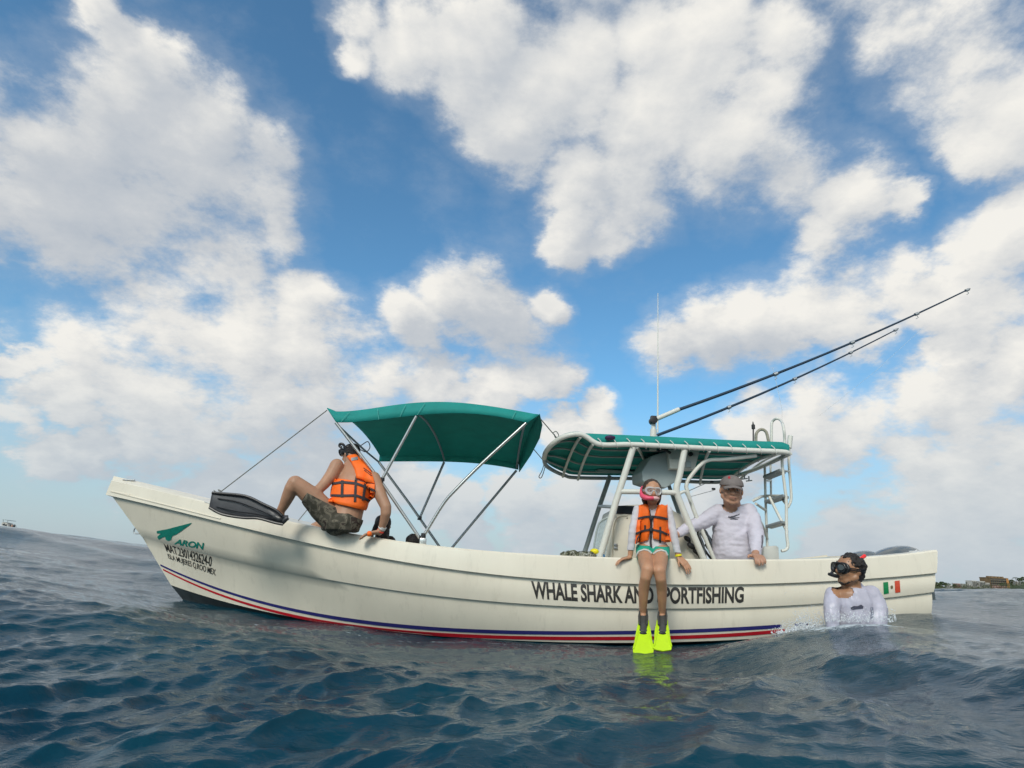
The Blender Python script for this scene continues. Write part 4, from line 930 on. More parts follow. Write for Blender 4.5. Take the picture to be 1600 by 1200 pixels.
def mask(parent, c, R, q, Mx, m_frame, m_lens, strap_m, push=.86, w=.46, lens_depth=.10):
    """two-lens diving mask; q maps head coordinates"""
    g = []; pts = [(-.62,.02),(-.52,.26),(-.2,.31),(0,.27),(.2,.31),(.52,.26),(.62,.02),(.50,-.20),(.24,-.26),(.13,-.02),(0,.06),(-.13,-.02),(-.24,-.26),(-.50,-.20)]
    def at(x, z, d): return q(x, d-0.42*x*x, z+.03)
    loop = [at(x, z, push) for x, z in pts]; loop.append(loop[0])
    fr = obj('diving_mask', join(tube(loop, .055*R, 8, sm=4, caps=False), tube([at(x*1.02, z*1.05, push-.22) for x, z in pts+[pts[0]]], .07*R, 8, sm=4, caps=False)), m_frame, parent)
    for k in (-1, 1):
        ring = [(k*(.33+.25*math.cos(a)*1.0), .06+.21*math.sin(a)) for a in np.linspace(0, 2*math.pi, 20, endpoint=False)]
        V = [at(x, z, push) for x, z in ring]; obj('lens', slab(V, (Mx@Vector((0, -.03*R, 0)))), m_lens, fr, smooth=False)
        obj('lens_rim', tube(V+[V[0]], .03*R, 6, caps=False), m_frame, fr)
    st = []
    for a in np.linspace(-1, 1, 21):
        an = a*math.radians(138); st.append(q(.80*math.sin(an), -.08+.93*math.cos(an)-.0, .06+.0*a))
    ribs = []
    for p in [st[i] for i in range(len(st)) if abs(i-10) >= 4]: pass
    for side in (-1, 1):
        path = [q(side*.60, .52, .05), q(side*.76, .20, .06), q(side*.80, -.15, .08), q(side*.66, -.60, .12), q(side*.30, -.92, .16), q(0, -1.0, .17)]
        obj('mask_strap', join(tube([p+Mx@Vector((0,0,.05*R)) for p in path], .035*R, 6, sm=4), tube([p-Mx@Vector((0,0,.05*R)) for p in path], .035*R, 6, sm=4)), strap_m, fr)
    return fr

# ---------------------------------------------------------------- girl seated on the gunwale
def build_girl():
    base = P(1020, 872, 4.95)
    t = thing('person', 'girl in an orange vest and pink snorkel sitting on the gunwale above the water', 'person', base)
    hc = P(1019, 768.5, 4.78); R = rad(hc, 18.5)
    hg, q, Mx = head(hc, R, Vector((-.06, -1, -.10)), Vector((0.03, -.12, 1)))
    YH, YK, YA = 4.93, 4.45, 4.60
    arms = [[(996,797,4.86,6.0),(988,833,4.83,5.0),(985,866,4.85,4.2),(984,871,4.85,3.6)], [(1043,797,4.86,6.0),(1052,834,4.83,5.0),(1059,866,4.83,4.2),(1061,871,4.83,3.6)]]
    legs = [[(1007,858,YH,12.5),(1009,876,4.7,12.2),(1012,890,YK,10.2),(1009,902,YK,8.6),(1006,918,4.5,8.6),(1005,936,4.54,7.2),(1004.5,957,YA,5.4),(1005,968,YA-.02,5.6)],
            [(1033,858,YH,12.5),(1031,876,4.7,12.2),(1030,892,YK,10.2),(1032,904,YK,8.6),(1034,919,4.5,8.4),(1034.5,937,4.54,7.0),(1034.5,958,YA,5.4),(1034.5,968,YA-.02,5.6)]]
    tors = [(1019,790,4.85,9,.05),(1019.5,795,4.87,20,.075),(1019.5,806,4.88,21.5,.088),(1019.5,826,4.90,19,.085),(1020,845,4.92,18,.085),(1020,860,4.93,20.5,.10),(1020,871,4.95,20,.09)]
    lh = hand(P(984,871,4.85), Vector((-.85,-.18,-.22)), Vector((.25,-1,.0)), .76, .42, .8, nrm=(-.25,-.2,-1), thumb=-1, r=.0085)
    rh = hand(P(1061,871,4.83), Vector((.62,-.35,-.72)), Vector((-.75,-.5,-.55)), .76, .42, .7, nrm=(.1,.3,-1), thumb=1, r=.0085)
    bodyg = join(hg, chain([(hc+Vector((0,.02,-.04)), rad(hc, 7.5)), (P(1019,794,4.86), rad(hc, 8))]), torso(tors), *[chainpx(a) for a in arms], *[chainpx(a) for a in legs], lh, rh)
    b = obj('body', fuse(bodyg, .0042, 4), 'skin_girl', t)
    # hair pulled back, wet
    hair = join(ellipsoid(q(0, -.20, .34), .76*R, .84*R, .76*R, Mx), *[chain([(q(k*.62,-.05,.45), .16*R), (q(k*.74,-.12,-.1), .13*R), (q(k*.66,-.3,-.7), .16*R), (q(k*.5,-.4,-1.15), .12*R)]) for k in (-1, 1)], ellipsoid(q(0,-.55,-.5), .6*R, .4*R, .8*R, Mx))
    obj('hair', ruffle(fuse(hair, .006, 2), .004, 60, (1, 1, .25)), 'hair_brown', t)
    # rash guard
    sh = join(torso([(a, c_, y, w*1.02, d) for a, c_, y, w, d in tors[:6]], grow=.008), *[chainpx(a[:3], .007) for a in arms], chain([(P(1019,792,4.86), rad(hc, 9.5)), (P(1019,800,4.88), rad(hc, 11))]))
    shm = fuse(sh, .007, 3); shm = cut(shm, P(1020,862,4.9), Vector((0,0,-1)))
    shm = carve(shm, P(1018.5,789,4.80), rad(hc, 8.5), .10)
    shm = ruffle(shm, .0035, 14, (1, 1, 2.2), 3.0)
    obj('rash_guard', shm, 'shirt_girl', t)
    # shorts
    so_ = join(torso([(1020,851,4.93,20.5,.10),(1020,862,4.94,22.5,.115),(1020,872,4.95,22,.10)]), chainpx([(1007,858,YH,13.6),(1008,869,4.80,13.8)]), chainpx([(1033,858,YH,13.6),(1032,869,4.80,13.8)]))
    sg = fuse(so_, .007, 2); sg = cut(sg, P(1020,852.5,4.9), Vector((0,-.1,1)))
    so = obj('shorts', cut(sg, P(1020,866,4.74), Vector((0,-1,-.55))), 'teal_short', t)
    tree = bvh(shm, b_geo(b))
    # hem of the shorts
    st_ = bvh(sg, b_geo(b))
    for pts in ([(994,870),(998,862),(1006,859),(1013,860.5),(1018,865)], [(1021,866),(1026,862),(1033,860),(1040,862),(1043,868)]):
        obj('shorts_trim', ribbon(st_, pts, 2.0, .003, .004, 4.8), 'trim', so)
    # life vest: two padded fronts, each of one foam panel, straps and buckles over them
    v1 = patch(tree, [(997.5,788.5),(1012.5,788)], [(994,852),(1014,843)], 10, 20, .004, .030, 4.82)
    v2 = patch(tree, [(1027.5,788.5),(1043,789.5)], [(1020,841),(1043.5,848)], 10, 20, .004, .030, 4.82)
    # outlines follow the photo: pinched under the arms, open neck
    v1 = patch(tree, [(998,789),(1012.5,788.5)], [(995,850),(1013.8,843.5)], 10, 20, .004, .030, 4.82)
    def leftp(v): return lerp((998.), 995., v)
    L1 = [[(998,789),(1012.5,788.5)], [(997.8,799),(1014.5,798)], [(997,808),(1015.5,807)], [(995.5,814),(1015.8,812)], [(994,825),(1015.5,824)], [(993.5,836),(1015,833)], [(994.5,850),(1013.5,843.5)]]
    L2 = [[(1027.5,788.5),(1043,790)], [(1025,798),(1042.8,799)], [(1022.5,807),(1042.8,808)], [(1021,813),(1043.4,813)], [(1020.5,824),(1044.4,824)], [(1020.2,832),(1044.2,834)], [(1020,841),(1043.2,848)]]
    def multi(rows):
        A, B = [], []; nu = 10; rr = []
        for (ra, rb) in zip(rows[:-1], rows[1:]):
            for k in range(4): rr.append([tuple(lerp(ra[j][i], rb[j][i], k/4) for i in (0, 1)) for j in (0, 1)])
        rr.append(rows[-1]); nv = len(rr)-1
        for j, (a, c_) in enumerate(rr):
            for i in range(nu+1):
                u = i/nu; p, n = hit(tree, lerp(a[0], c_[0], u), lerp(a[1], c_[1], u), 4.82); n = (n*.5+(EYE-p).normalized()*.5).normalized()
                e = min(1, min(u, 1-u)*2*nu/3)**.5*min(1, min(j, nv-j)/2+.2)**.5; A.append(p+n*(.004+.030*(.45+.55*e))); B.append(p+n*.0)
        W = nu+1; n_ = len(A); Fs = []
        for j in range(nv):
            for i in range(nu): x = j*W+i; Fs += [(x, x+1, x+W+1, x+W), (n_+x+W, n_+x+W+1, n_+x+1, n_+x)]
        ed = [i for i in range(W)]+[j*W+nu for j in range(1, nv+1)]+[nv*W+i for i in range(nu-1, -1, -1)]+[j*W for j in range(nv-1, 0, -1)]
        for a, c_ in zip(ed, ed[1:]+ed[:1]): Fs.append((c_, a, a+n_, c_+n_))
        return A+B, Fs
    g1, g2 = multi(L1), multi(L2)
    back = cut(cut(fuse(torso([(1019.5,796,4.90,17,.095),(1019.5,826,4.93,19.5,.11),(1020,848,4.95,19,.11)]), .01, 1), P(1020,800,4.90), Vector((0,-1,0))), P(1020,790,4.9), Vector((0,0,1)))
    vest = obj('life_vest', join(g1, g2, back), 'orange', t)
    vt = bvh(g1, g2, shm)
    for pts, w in (([(997,810),(1008,807.5),(1019,807),(1030,808),(1043,811)], 3.2), ([(993.5,834),(1004,829.5),(1014,827.5),(1022,828),(1032,830),(1044.5,836)], 3.0), ([(1016.5,806),(1017.5,820),(1017.5,830),(1016.5,846),(1017.5,856)], 3.4),
                   ([(1008,820.5),(1008,829)], 2.6), ([(1031.5,823),(1031.5,832),(1031,848)], 2.8), ([(1001,831),(997,842),(995,851)], 2.8), ([(1013.5,788.5),(1016.5,806)], 1.5)):
        obj('vest_strap', ribbon(vt, pts, w, .004, .004, 4.8), 'webbing', vest)
    for x, y in ((1017.5,809),(1018,828)): p, n = hit(vt, x, y, 4.8); obj('buckle', box(p+n*.014, .034, .014, .03), 'black', vest, bevel=.004)
    # mask, snorkel
    mk = mask(t, hc, R, q, Mx, 'clear', 'lens', 'clear', .88)
    face_parts(t, q, Mx, R, True, False)
    obj('snorkel', tube([q(.05,.98,-.52), q(.30,1.0,-.55), q(.66,.84,-.54), q(.90,.5,-.40), q(.94,.1,-.10), q(.86,-.5,.2), q(.70,-.9,.4)], [.15*R,.17*R,.22*R,.20*R,.11*R,.08*R,.07*R], 10, sm=4), 'pink', t)
    obj('mouthpiece', ellipsoid(q(-.10,.95,-.52), .34*R, .18*R, .17*R, Mx), mat('pale pink silicone', (.72,.42,.40), .35), t)
    wb = P(1059.5,867.5,4.83); obj('wristband', tube([wb+Vector((.0,0,.007)), wb-Vector((-.003,0,.007))], rad(wb, 5.4), 14), 'yellow', t)
    # fins
    for k, (pk, pts, yb) in enumerate((((1005,962,4.60),[(998,969),(1013.5,969),(1017,985),(1021.5,1016),(1021,1019.5),(1006,1022),(989.5,1019.5),(989,1016),(994,986)],4.60), ((1035,961,4.60),[(1026.5,968),(1043,968),(1046,985),(1049.5,1012),(1049,1015),(1036,1017),(1021.5,1014),(1021.5,1010),(1023,985)],4.60))):
        ys = lambda y: 4.545-(y-969)/50*.20
        V = [P(a, b_, ys(b_)) for a, b_ in pts]; fin = obj('fin', slab(V, Vector((0, .008, -.008))), 'neon', t, smooth=False, bevel=.002)
        for xa, xb in ((pts[0][0]+.6, pts[7][0]+.8 if k == 0 else pts[7][0]+.5), (pts[1][0]-.6, pts[3][0]-.6)):
            obj('fin_rail', tube([P(xa, 970, ys(970)), P((xa*.9+xb*.1), 985, ys(985)), P(xb, pts[3][1]-2, ys(pts[3][1]-2))], .007, 8, sm=3), 'neon', fin)
        x = pk[0]; fp = join(chainpx([(x,961,4.61,6.6),(x,969,4.58,7.6),(x,978,4.53,7.8),(x,985,4.50,6.4)]), ellipsoid(P(x,987,4.485), rad(base, 6.6), .02, rad(base, 4.5)))
        fo = obj('foot_pocket', cut(fuse(fp, .007, 1), P(x,960,4.6), Vector((0,.25,1))), 'fin_pocket', fin)
        obj('toe_opening', ellipsoid(P(x,989.5,4.462), rad(base, 5.2), .012, rad(base, 2.3)), 'black', fin)
        obj('heel_strap', join(chainpx([(x-6,975,4.50,1.6),(x-6.6,963,4.56,1.5),(x-5,953,4.60,1.4)]), chainpx([(x+6,975,4.50,1.6),(x+6.6,963,4.56,1.5),(x+5,952,4.60,1.4)])), 'fin_pocket', fin)
    return t
def b_geo(o):
    r = o
    while r.parent is not None: r = r.parent
    return [v.co+r.location for v in o.data.vertices], [tuple(p.vertices) for p in o.data.polygons]
build_girl()

# ---------------------------------------------------------------- man in the cap, standing at the helm
def build_helmsman():
    base = P(1146, 900, 5.38); base.z = P(1146, 874, 5.0).z-0.55
    t = thing('person', 'older man in a grey cap and pale shirt standing with one hand on the gunwale', 'person', base)
    hc = P(1143, 767, 5.18); R = rad(hc, 22.5)
    hg, q, Mx = head(hc, R, Vector((-.22, -1, -.18)), Vector((0.04, -.10, 1)))
    tors = [(1145,791,5.30,13,.07),(1145.5,797,5.32,25,.10),(1145,808,5.34,29,.125),(1145,826,5.35,29,.14),(1145.5,848,5.36,30,.155),(1146,868,5.37,30,.165),(1146,890,5.4,29,.15)]
    la = [(1122,800,5.32,10.5),(1104,813,5.30,10.2),(1091,818,5.28,9.6),(1076,825,5.22,7.2),(1061,833,5.18,5.8),(1054,837,5.16,5.2)]
    ra = [(1170,799,5.30,11),(1176,812,5.26,11),(1181,832,5.16,10.2),(1182,850,5.06,8.0),(1181,862,5.00,6.4),(1180,867,4.97,5.6)]
    zs = base.z-.05
    legs = [chain([(P(x,885,5.4), .085), (Vector((P(x,885,5.4).x, 5.42, zs-.1)), .06), (Vector((P(x,885,5.4).x, 5.44, zs-.42)), .045)]) for x in (1135, 1158)]
    rh = hand(P(1180,868,4.955), Vector((-.08,-.93,-.12)), Vector((-1,0,0)), 1.02, .34, 1.0, nrm=(0,.0,-1), r=.0100)
    lh = hand(P(1055,836,5.16), Vector((-.8,.1,-.5)), Vector((0,-1,0)), .95, .1, 1.2, r=.010)
    neck = chain([(hc+Vector((0,.03,-.02)), rad(hc, 12)), (P(1145,796,5.29), rad(hc, 13.5))])
    body = obj('body', fuse(join(hg, neck, torso(tors), chainpx(la), chainpx(ra), rh, lh, *legs), .0055, 2), 'skin_man', t)
    sh = join(torso(tors, grow=.012), chainpx(la[:5], .010), chainpx(ra[:5], .012), chain([(P(1144.5,797,5.29), rad(hc, 15)), (P(1145,803,5.31), rad(hc, 18))]), chainpx([(1122,800,5.32,11),(1145,801,5.33,14),(1170,799,5.30,11.5)]))
    g = fuse(sh, .009, 8); g = carve(g, P(1143,788,5.18), rad(hc, 13.5), .14); g = cut(g, P(1062,833,5.18), Vector((-1,0,-.45)))
    g = ruffle(g, .009, 7, (1, 1, 2.0), 8.0); g = ruffle(g, .0045, 17, (1, 1, 2.4), 1.0)
    shirt = obj('shirt', g, 'shirt', t, label='pale lavender long sleeved shirt')
    tr = bvh(g)
    # sleeve cuff rings and small chest print
    p = P(1061,833.2,5.18); obj('cuff', tube([p+Vector((-.010,0,-.005)), p+Vector((.010,0,.004))], rad(p, 6.6), 14), 'shirt', shirt)
    ink = mat('dark print ink', (.07, .07, .09), .8)
    for poly in ([(1137,809.5),(1139,806),(1141,808)], [(1141,810.8),(1146,810.2),(1153,811),(1153,812),(1146,811.6),(1141,812)], [(1138.5,809),(1142,806.6),(1146,806.2),(1150,804.4),(1153,804),(1155.5,802.2),(1155,804.6),(1151,806),(1148,807.2),(1143,808)], [(1139,808.2),(1148,808.6),(1155,808.2),(1155,809.2),(1148,809.6),(1139.5,809.8)]):
        obj('chest_print', poly_patch(tr, poly, .004, 2), ink, shirt, smooth=False)
    for pts in ([(1190.6,836),(1190.9,846),(1190,856)],): obj('sleeve_print', ribbon(tr, pts, 1.3, .002, .002, 5.1), ink, shirt)
    face_parts(t, q, Mx, R)
    obj('grey_hair', ruffle(cut(fuse(join(ellipsoid(q(0,-.22,.10), .745*R, .80*R, .72*R, Mx)), .008, 1), q(0,.12,0), Mx@Vector((0, 1, .15))), .003, 80), 'hair_grey', t)
    for k in (-1, 1): obj('eyebrow', chain([(q(k*.12,.86,.19), .03*R), (q(k*.42,.72,.20), .03*R)]), 'hair_grey', t)
    # cap: front cloth, mesh back, brim, badge
    cap = ellipsoid(q(0,-.05,.36), .80*R, .98*R, .74*R, Mx, 28, 18)
    fr_ = cut(cut(cap, q(0,0,.34), Mx@Vector((0,0,-1))), q(0,-.02,0), Mx@Vector((0,-1,0))); bk = cut(cut(cap, q(0,0,.34), Mx@Vector((0,0,-1))), q(0,-.02,0), Mx@Vector((0,1,0)))
    cp = obj('cap', fr_, 'cap_grey', t, label='brown grey baseball cap front'); obj('cap_mesh_back', bk, 'cap_white', cp)
    rows = []
    for v in np.linspace(0, 1, 7):
        row = []
        for a in np.linspace(-1, 1, 15):
            x = a*.66*(1-.10*v*v); y = .92*math.sqrt(max(0, 1-(a*.80)**2))*(1)+.62*v*(1-.45*a*a)-.06; z = .36-.20*v-.16*a*a
            row.append(q(x, y, z))
        rows.append(row)
    br = obj('cap_brim', loft(rows, closed=False, caps=False), 'cap_grey', cp); br.modifiers.new('s', 'SOLIDIFY').thickness = .004
    ct = bvh(fr_); px, py = 1139.5, 746.5
    obj('cap_badge', poly_patch(ct, [(px+2.4*math.cos(a)*(1 if k % 2 else .6), py+2.6*math.sin(a)*(1 if k % 2 else .6)) for k, a in enumerate(np.linspace(0, 2*math.pi, 10, endpoint=False))], .004, 1), 'cap_red', cp, smooth=False)
    # trousers below the gunwale
    obj('trousers', fuse(join(torso([(1146,880,5.4,30,.15),(1146,898,5.4,30,.15)]), *[chain([(P(x,890,5.4), .10), (Vector((P(x,890,5.4).x, 5.42, zs-.1)), .08), (Vector((P(x,890,5.4).x, 5.44, zs-.40)), .07)]) for x in (1135, 1158)]), .012, 2), 'camo', t)
build_helmsman()

# ---------------------------------------------------------------- swimmer beside the stern
def build_swimmer():
    base = P(1332, 985, 4.25)
    t = thing('person', 'swimmer in a wet white shirt and black diving mask in the water beside the stern', 'person', base)
    hc = P(1327, 891, 4.20); R = rad(hc, 24)
    hg, q, Mx = head(hc, R, Vector((-1, -.20, -.08)), Vector((0.10, -.05, 1)))
    tors = [(1330,918,4.24,13,.06),(1331,926,4.26,28,.095),(1332,940,4.27,30,.115),(1334,958,4.28,29,.115),(1334,980,4.30,29,.11),(1335,1010,4.32,28,.11),(1336,1040,4.35,29,.12)]
    la = [(1303,930,4.25,10.5),(1299,948,4.20,9.5),(1300,968,4.18,8.6),(1302,988,4.18,7),(1306,1012,4.16,6)]
    ra = [(1363,930,4.25,12.5),(1370,950,4.22,12),(1372,970,4.2,10),(1371,992,4.18,7.5),(1367,1014,4.15,6)]
    neck = chain([(hc+Vector((.02,.02,-.03)), rad(hc, 13)), (P(1330,922,4.25), rad(hc, 14.5))])
    legs = [chain([(P(x,1040,4.35), .09), (P(x,1040,4.35)+Vector((0,.25,-.35)), .06), (P(x,1040,4.35)+Vector((0,.55,-.6)), .045)]) for x in (1325, 1347)]
    lh = hand(P(1306,1012,4.16), (.6,-.5,-.2), (0,-1,.2), .9, .2, .3); rh = hand(P(1367,1014,4.15), (-.6,-.5,-.2), (0,-1,.2), .9, .2, .3)
    body = obj('body', fuse(join(hg, neck, torso(tors), chainpx(la), chainpx(ra), lh, rh, *legs), .007, 3), 'skin_dark', t)
    sh = join(torso(tors, grow=.011), chainpx(la[:4], .011), chainpx(ra[:4], .011), chain([(P(1334,920,4.28), rad(hc, 15)), (P(1332,930,4.28), rad(hc, 22))]), chainpx([(1303,930,4.26,11),(1331,931,4.28,15),(1363,930,4.26,13)]))
    g = fuse(sh, .008, 10)
    g = carve(g, P(1323,919,4.12), rad(hc, 18), .14)
    g = ruffle(g, .005, 9, (1, 1, 1.8), 5.0); g = ruffle(g, .005, 22, (1.8, 1, .5), 2.0)
    shirt = obj('shirt', g, 'shirt_wet', t, label='wet white short sleeved shirt'); tr = bvh(g)
    ink = mat('dark wet print ink', (.06, .06, .09), .6)
    obj('chest_print', poly_patch(tr, [(1329,949),(1334,946.5),(1340,947),(1345,944.5),(1349,947.5),(1348,951),(1340,951.5),(1333,952.5),(1330,951.5)], .004, 2), ink, shirt, smooth=False)
    obj('sleeve_print', ribbon(tr, [(1362,949),(1363,957),(1362,966)], 4.0, .002, .002, 4.1), mat('blue grey print', (.22,.23,.30), .7), shirt)
    # short curly hair
    random.seed(5); cur = [ellipsoid(q(0,-.18,.30), .74*R, .84*R, .72*R, Mx), ellipsoid(q(0,-.55,-.2), .56*R, .42*R, .5*R, Mx)]
    for k in range(120):
        th = random.uniform(0, 2*math.pi); ph = random.uniform(0, math.pi*.6)
        d = Vector((math.sin(ph)*math.cos(th), math.sin(ph)*math.sin(th), math.cos(ph)))
        if d.y > .62 and d.z < .55: continue
        cur.append(ellipsoid(q(d.x*.72, -.16+d.y*.84, .32+d.z*.72), .12*R, .12*R, .11*R, None, 8, 6))
    obj('hair', ruffle(fuse(join(*cur), .007, 1), .006, 55), 'hair_dark', t)
    obj('beard', ruffle(fuse(join(ellipsoid(q(0,.48,-.86), .22*R, .20*R, .15*R, Mx), *[chain([(q(k*.55,0,-.42), .10*R), (q(k*.30,.42,-.80), .13*R)]) for k in (-1, 1)]), .006, 1), .003, 90), 'hair_dark', t)
    mask(t, hc, R, q, Mx, 'rubber', 'lens_dark', 'rubber', .98)
    sk = [(-.62,.02),(-.5,.26),(0,.27),(.5,.26),(.62,.02),(.48,-.22),(.2,-.28),(0,.0),(-.2,-.28),(-.48,-.22)]
    A = [q(x, .96-.42*x*x, z+.03) for x, z in sk]; B = [q(x*1.08, .60-.42*x*x, z*1.15+.02) for x, z in sk]
    obj('mask_skirt', loft([A, B], closed=True, caps=False), 'rubber', t)
    obj('snorkel_mouthpiece', tube([q(0,.78,-.50), q(0,1.0,-.50), q(.10,1.18,-.46), q(.35,1.22,-.44)], [.11*R,.12*R,.13*R,.10*R], 8, sm=3), 'rubber', t)
    sn = obj('snorkel', tube([q(.2,1.1,-.45), q(.62,.85,-.40), q(.92,.35,-.1), q(.95,-.1,.2), q(.80,-.75,.45), q(.50,-1.1,.62)], .085*R, 8, sm=4), 'rubber', t)
    a = P(1341.5,876,4.3); b = P(1351,868.5,4.35); obj('snorkel_tip', tube([a, b], rad(a, 2.8), 10), 'red_tip', sn)
build_swimmer()

# ---------------------------------------------------------------- man sitting on the gunwale by the bimini
def build_sitter():
    base = P(535, 836, 5.0)
    t = thing('person', 'man in an orange vest and camouflage shorts sitting on the gunwale toward the bow', 'person', base)
    hc = P(548, 711, 5.16); R = rad(hc, 17)
    hg, q, Mx = head(hc, R, Vector((-.75, .55, -.55)), Vector((-.30, .15, 1)))
    wd = Vector((1, -.28, -.0)).normalized()
    tors = [(553,722,5.12,12,.06),(556,731,5.10,29,.085),(552,745,5.07,31,.105),(549,765,5.03,29.5,.11),(546,785,5.01,26.5,.11),(541,803,5.0,26,.12),(535,817,4.99,29,.14),(530,828,5.0,28,.13)]
    ua = [(526,727,5.02,10.5),(518,742,4.98,10),(507,756,4.93,8.6),(494,769,4.88,7.4),(486,774,4.86,6)]
    ra = [(583,748,4.98,11.5),(592,768,4.93,10),(603,792,4.90,8.6),(603,802,4.90,8.2),(600,814,4.92,7),(596,826,4.94,5.2),(593,832,4.95,4.8)]
    leg = [(525,818,4.97,17.5),(507,799,4.93,18.5),(488,777,4.88,16),(472,763,4.84,13.0),(461,755,4.82,12.0),(456,762,4.82,11),(450,776,4.85,10),(444,789,4.88,8),(438,799,4.9,6.6),(437,808,4.9,7.5)]
    foot = [(439,811,4.9,6.5),(428,806,4.88,6.0),(415,803,4.87,5)]
    leg2 = [(533,820,5.2,16),(505,822,5.35,12),(492,826,5.4,9.5),(487,829,5.4,8.5)]
    hd = hand(P(593,831,4.95), Vector((-.75,-.25,-.18)), Vector((.1,-1,.1)), .95, .15, .5, nrm=(0,0,-1), thumb=-1, r=.010)
    neck = chain([(hc+Vector((.02,-.02,-.03)), rad(hc, 11)), (P(556,729,5.11), rad(hc, 13))])
    body = obj('body', fuse(join(hg, neck, torso(tors, wd), chainpx(ua), chainpx(ra), chainpx(leg), chainpx(foot), chainpx(leg2), hd), .007, 3), 'skin_pale', t)
    g = join(torso([(542,804,5.0,27,.13),(535,817,4.99,31,.15),(531,830,5.0,30,.14)], wd), chainpx([(525,818,4.97,19),(507,799,4.93,20),(488,777,4.88,17.5),(479,769,4.86,15.5)]), chainpx([(533,820,5.2,18),(512,822,5.32,14)]))
    g = fuse(g, .009, 2); g = cut(g, P(484,773,4.87), Vector((-.80,.0,.52))); g = cut(g, P(545,802,5.0), Vector((.42,0,1)))
    obj('shorts', ruffle(g, .007, 9), 'camo', t, label='camouflage board shorts')
    tree = bvh(b_geo(body))
    rows = [[(543,713.5),(556,711)], [(549,724),(567,722)], [(554,734),(580,738)], [(556,742),(584,748)], [(557,747.5),(586,756)]]
    def multi(rows, thick=.034, nu=10):
        A, B = [], []; rr = []
        for (ra_, rb) in zip(rows[:-1], rows[1:]):
            for k in range(4): rr.append([tuple(lerp(ra_[j][i], rb[j][i], k/4) for i in (0, 1)) for j in (0, 1)])
        rr.append(rows[-1]); nv = len(rr)-1
        for j, (a, c_) in enumerate(rr):
            for i in range(nu+1):
                u = i/nu; p, n = hit(tree, lerp(a[0], c_[0], u), lerp(a[1], c_[1], u), 5.0); n = (n*.5+(EYE-p).normalized()*.5).normalized()
                e = min(1, min(u, 1-u)*2*nu/3)**.5*min(1, min(j, nv-j)/2+.2)**.5; A.append(p+n*(.004+thick*(.45+.55*e))); B.append(p-n*.004)
        W = nu+1; n_ = len(A); Fs = []
        for j in range(nv):
            for i in range(nu): x = j*W+i; Fs += [(x, x+1, x+W+1, x+W), (n_+x+W, n_+x+W+1, n_+x+1, n_+x)]
        ed = [i for i in range(W)]+[j*W+nu for j in range(1, nv+1)]+[nv*W+i for i in range(nu-1, -1, -1)]+[j*W for j in range(nv-1, 0, -1)]
        for a, c_ in zip(ed, ed[1:]+ed[:1]): Fs.append((c_, a, a+n_, c_+n_))
        return A+B, Fs
    up = multi(rows)
    low = multi([[(523.5,748),(586,757)], [(519,756),(586,766)], [(516.5,768),(585,780)], [(514,778),(582,790)], [(513,784.5),(577,799)]], nu=18)
    # the lower edge dips toward the middle, as on the photo
    vest = obj('life_vest', join(up, low), 'orange', t)
    vt = bvh(up, low)
    for pts, w in (([(519,756),(535,753.5),(556,755.5),(572,761),(586,767)], 3.6), ([(515.5,774),(535,774.5),(556,774),(570,779),(583,787)], 3.6), ([(535,751),(534.5,777)], 4.0), ([(556,748),(554.5,784)], 3.6), ([(571,753),(567,782)], 3.6)):
        obj('vest_strap', ribbon(vt, pts, w, .004, .004, 5.0), 'webbing', vest)
    obj('reflective_patch', ribbon(vt, [(549,718),(559,716)], 4.5, .003, .002, 5.0), 'steel_dull', vest)
    obj('vest_print', text_geo('CHALECO\nSALVAVIDAS', quad_map((567,729),(580,739),(567,735),(580,745)), vt, .004), 'webbing', vest, smooth=False) if False else None
    for k in range(2): obj('vest_print', ribbon(vt, [(568+k, 731+3.5*k), (580+k*.6, 740+3.5*k)], .9, .003, .002, 5.0), 'webbing', vest)
    hairg = ellipsoid(q(0,-.14,.30), .76*R, .88*R, .74*R, Mx)
    obj('hair', ruffle(fuse(join(hairg, ellipsoid(q(0,-.55,-.1), .55*R, .35*R, .5*R, Mx)), .007, 1), .004, 70), 'hair_dark', t)
    mk = mask(t, hc+Vector((0,0,.04)), R, lambda a, b, d: q(a*1.05, b*.95+.1, d+.45), Mx, 'rubber', 'lens_dark', 'rubber', .85)
    obj('snorkel', tube([P(544,712,5.1), P(541,706,5.1), P(539,699,5.1), P(536,694.5,5.1), P(531.5,693.5,5.1), P(530.5,697,5.1), P(534,699,5.1)], .011, 8, sm=4), 'rubber', t)
    obj('snorkel_tube', tube([P(544,713,5.1), P(537,704,5.12), P(533,710,5.12)], .016, 8, sm=3), 'rubber', t)
    w = P(597.5,824,4.94); d = (P(594,829,4.95)-w).normalized(); obj('wrist_watch', tube([w-d*.012, w+d*.012], rad(w, 6.3), 14), 'watch', t)
    w2 = P(594.5,829.5,4.945); obj('wristband', tube([w2-d*.003, w2+d*.003], rad(w2, 5.8), 12), 'red_tip', t)
    gl = P(577,834,4.9); obj('orange_whistle', ellipsoid(gl, .022, .02, .022), 'orange', t)
    # long black fin on his foot, lying on the gunwale
    up_ = [(331.5,770),(345,771),(383,775),(410,787),(430.5,797),(441,806),(450.5,806)]; lo_ = [(327,793),(347,803.5),(379,809),(403.5,810),(428,816.5),(442,819.5),(450.5,811)]
    rows = []
    for k in range(25):
        a = polyat(up_, k/24); b = polyat(lo_, k/24); row = []
        Yb = 4.80+0.04*k/24
        for j in range(9):
            v = j/8; p = P(lerp(a[0], b[0], v), lerp(a[1], b[1], v), Yb-.02*math.sin(math.pi*v)*(1 if k > 14 else .3)); row.append(p)
        rows.append(row)
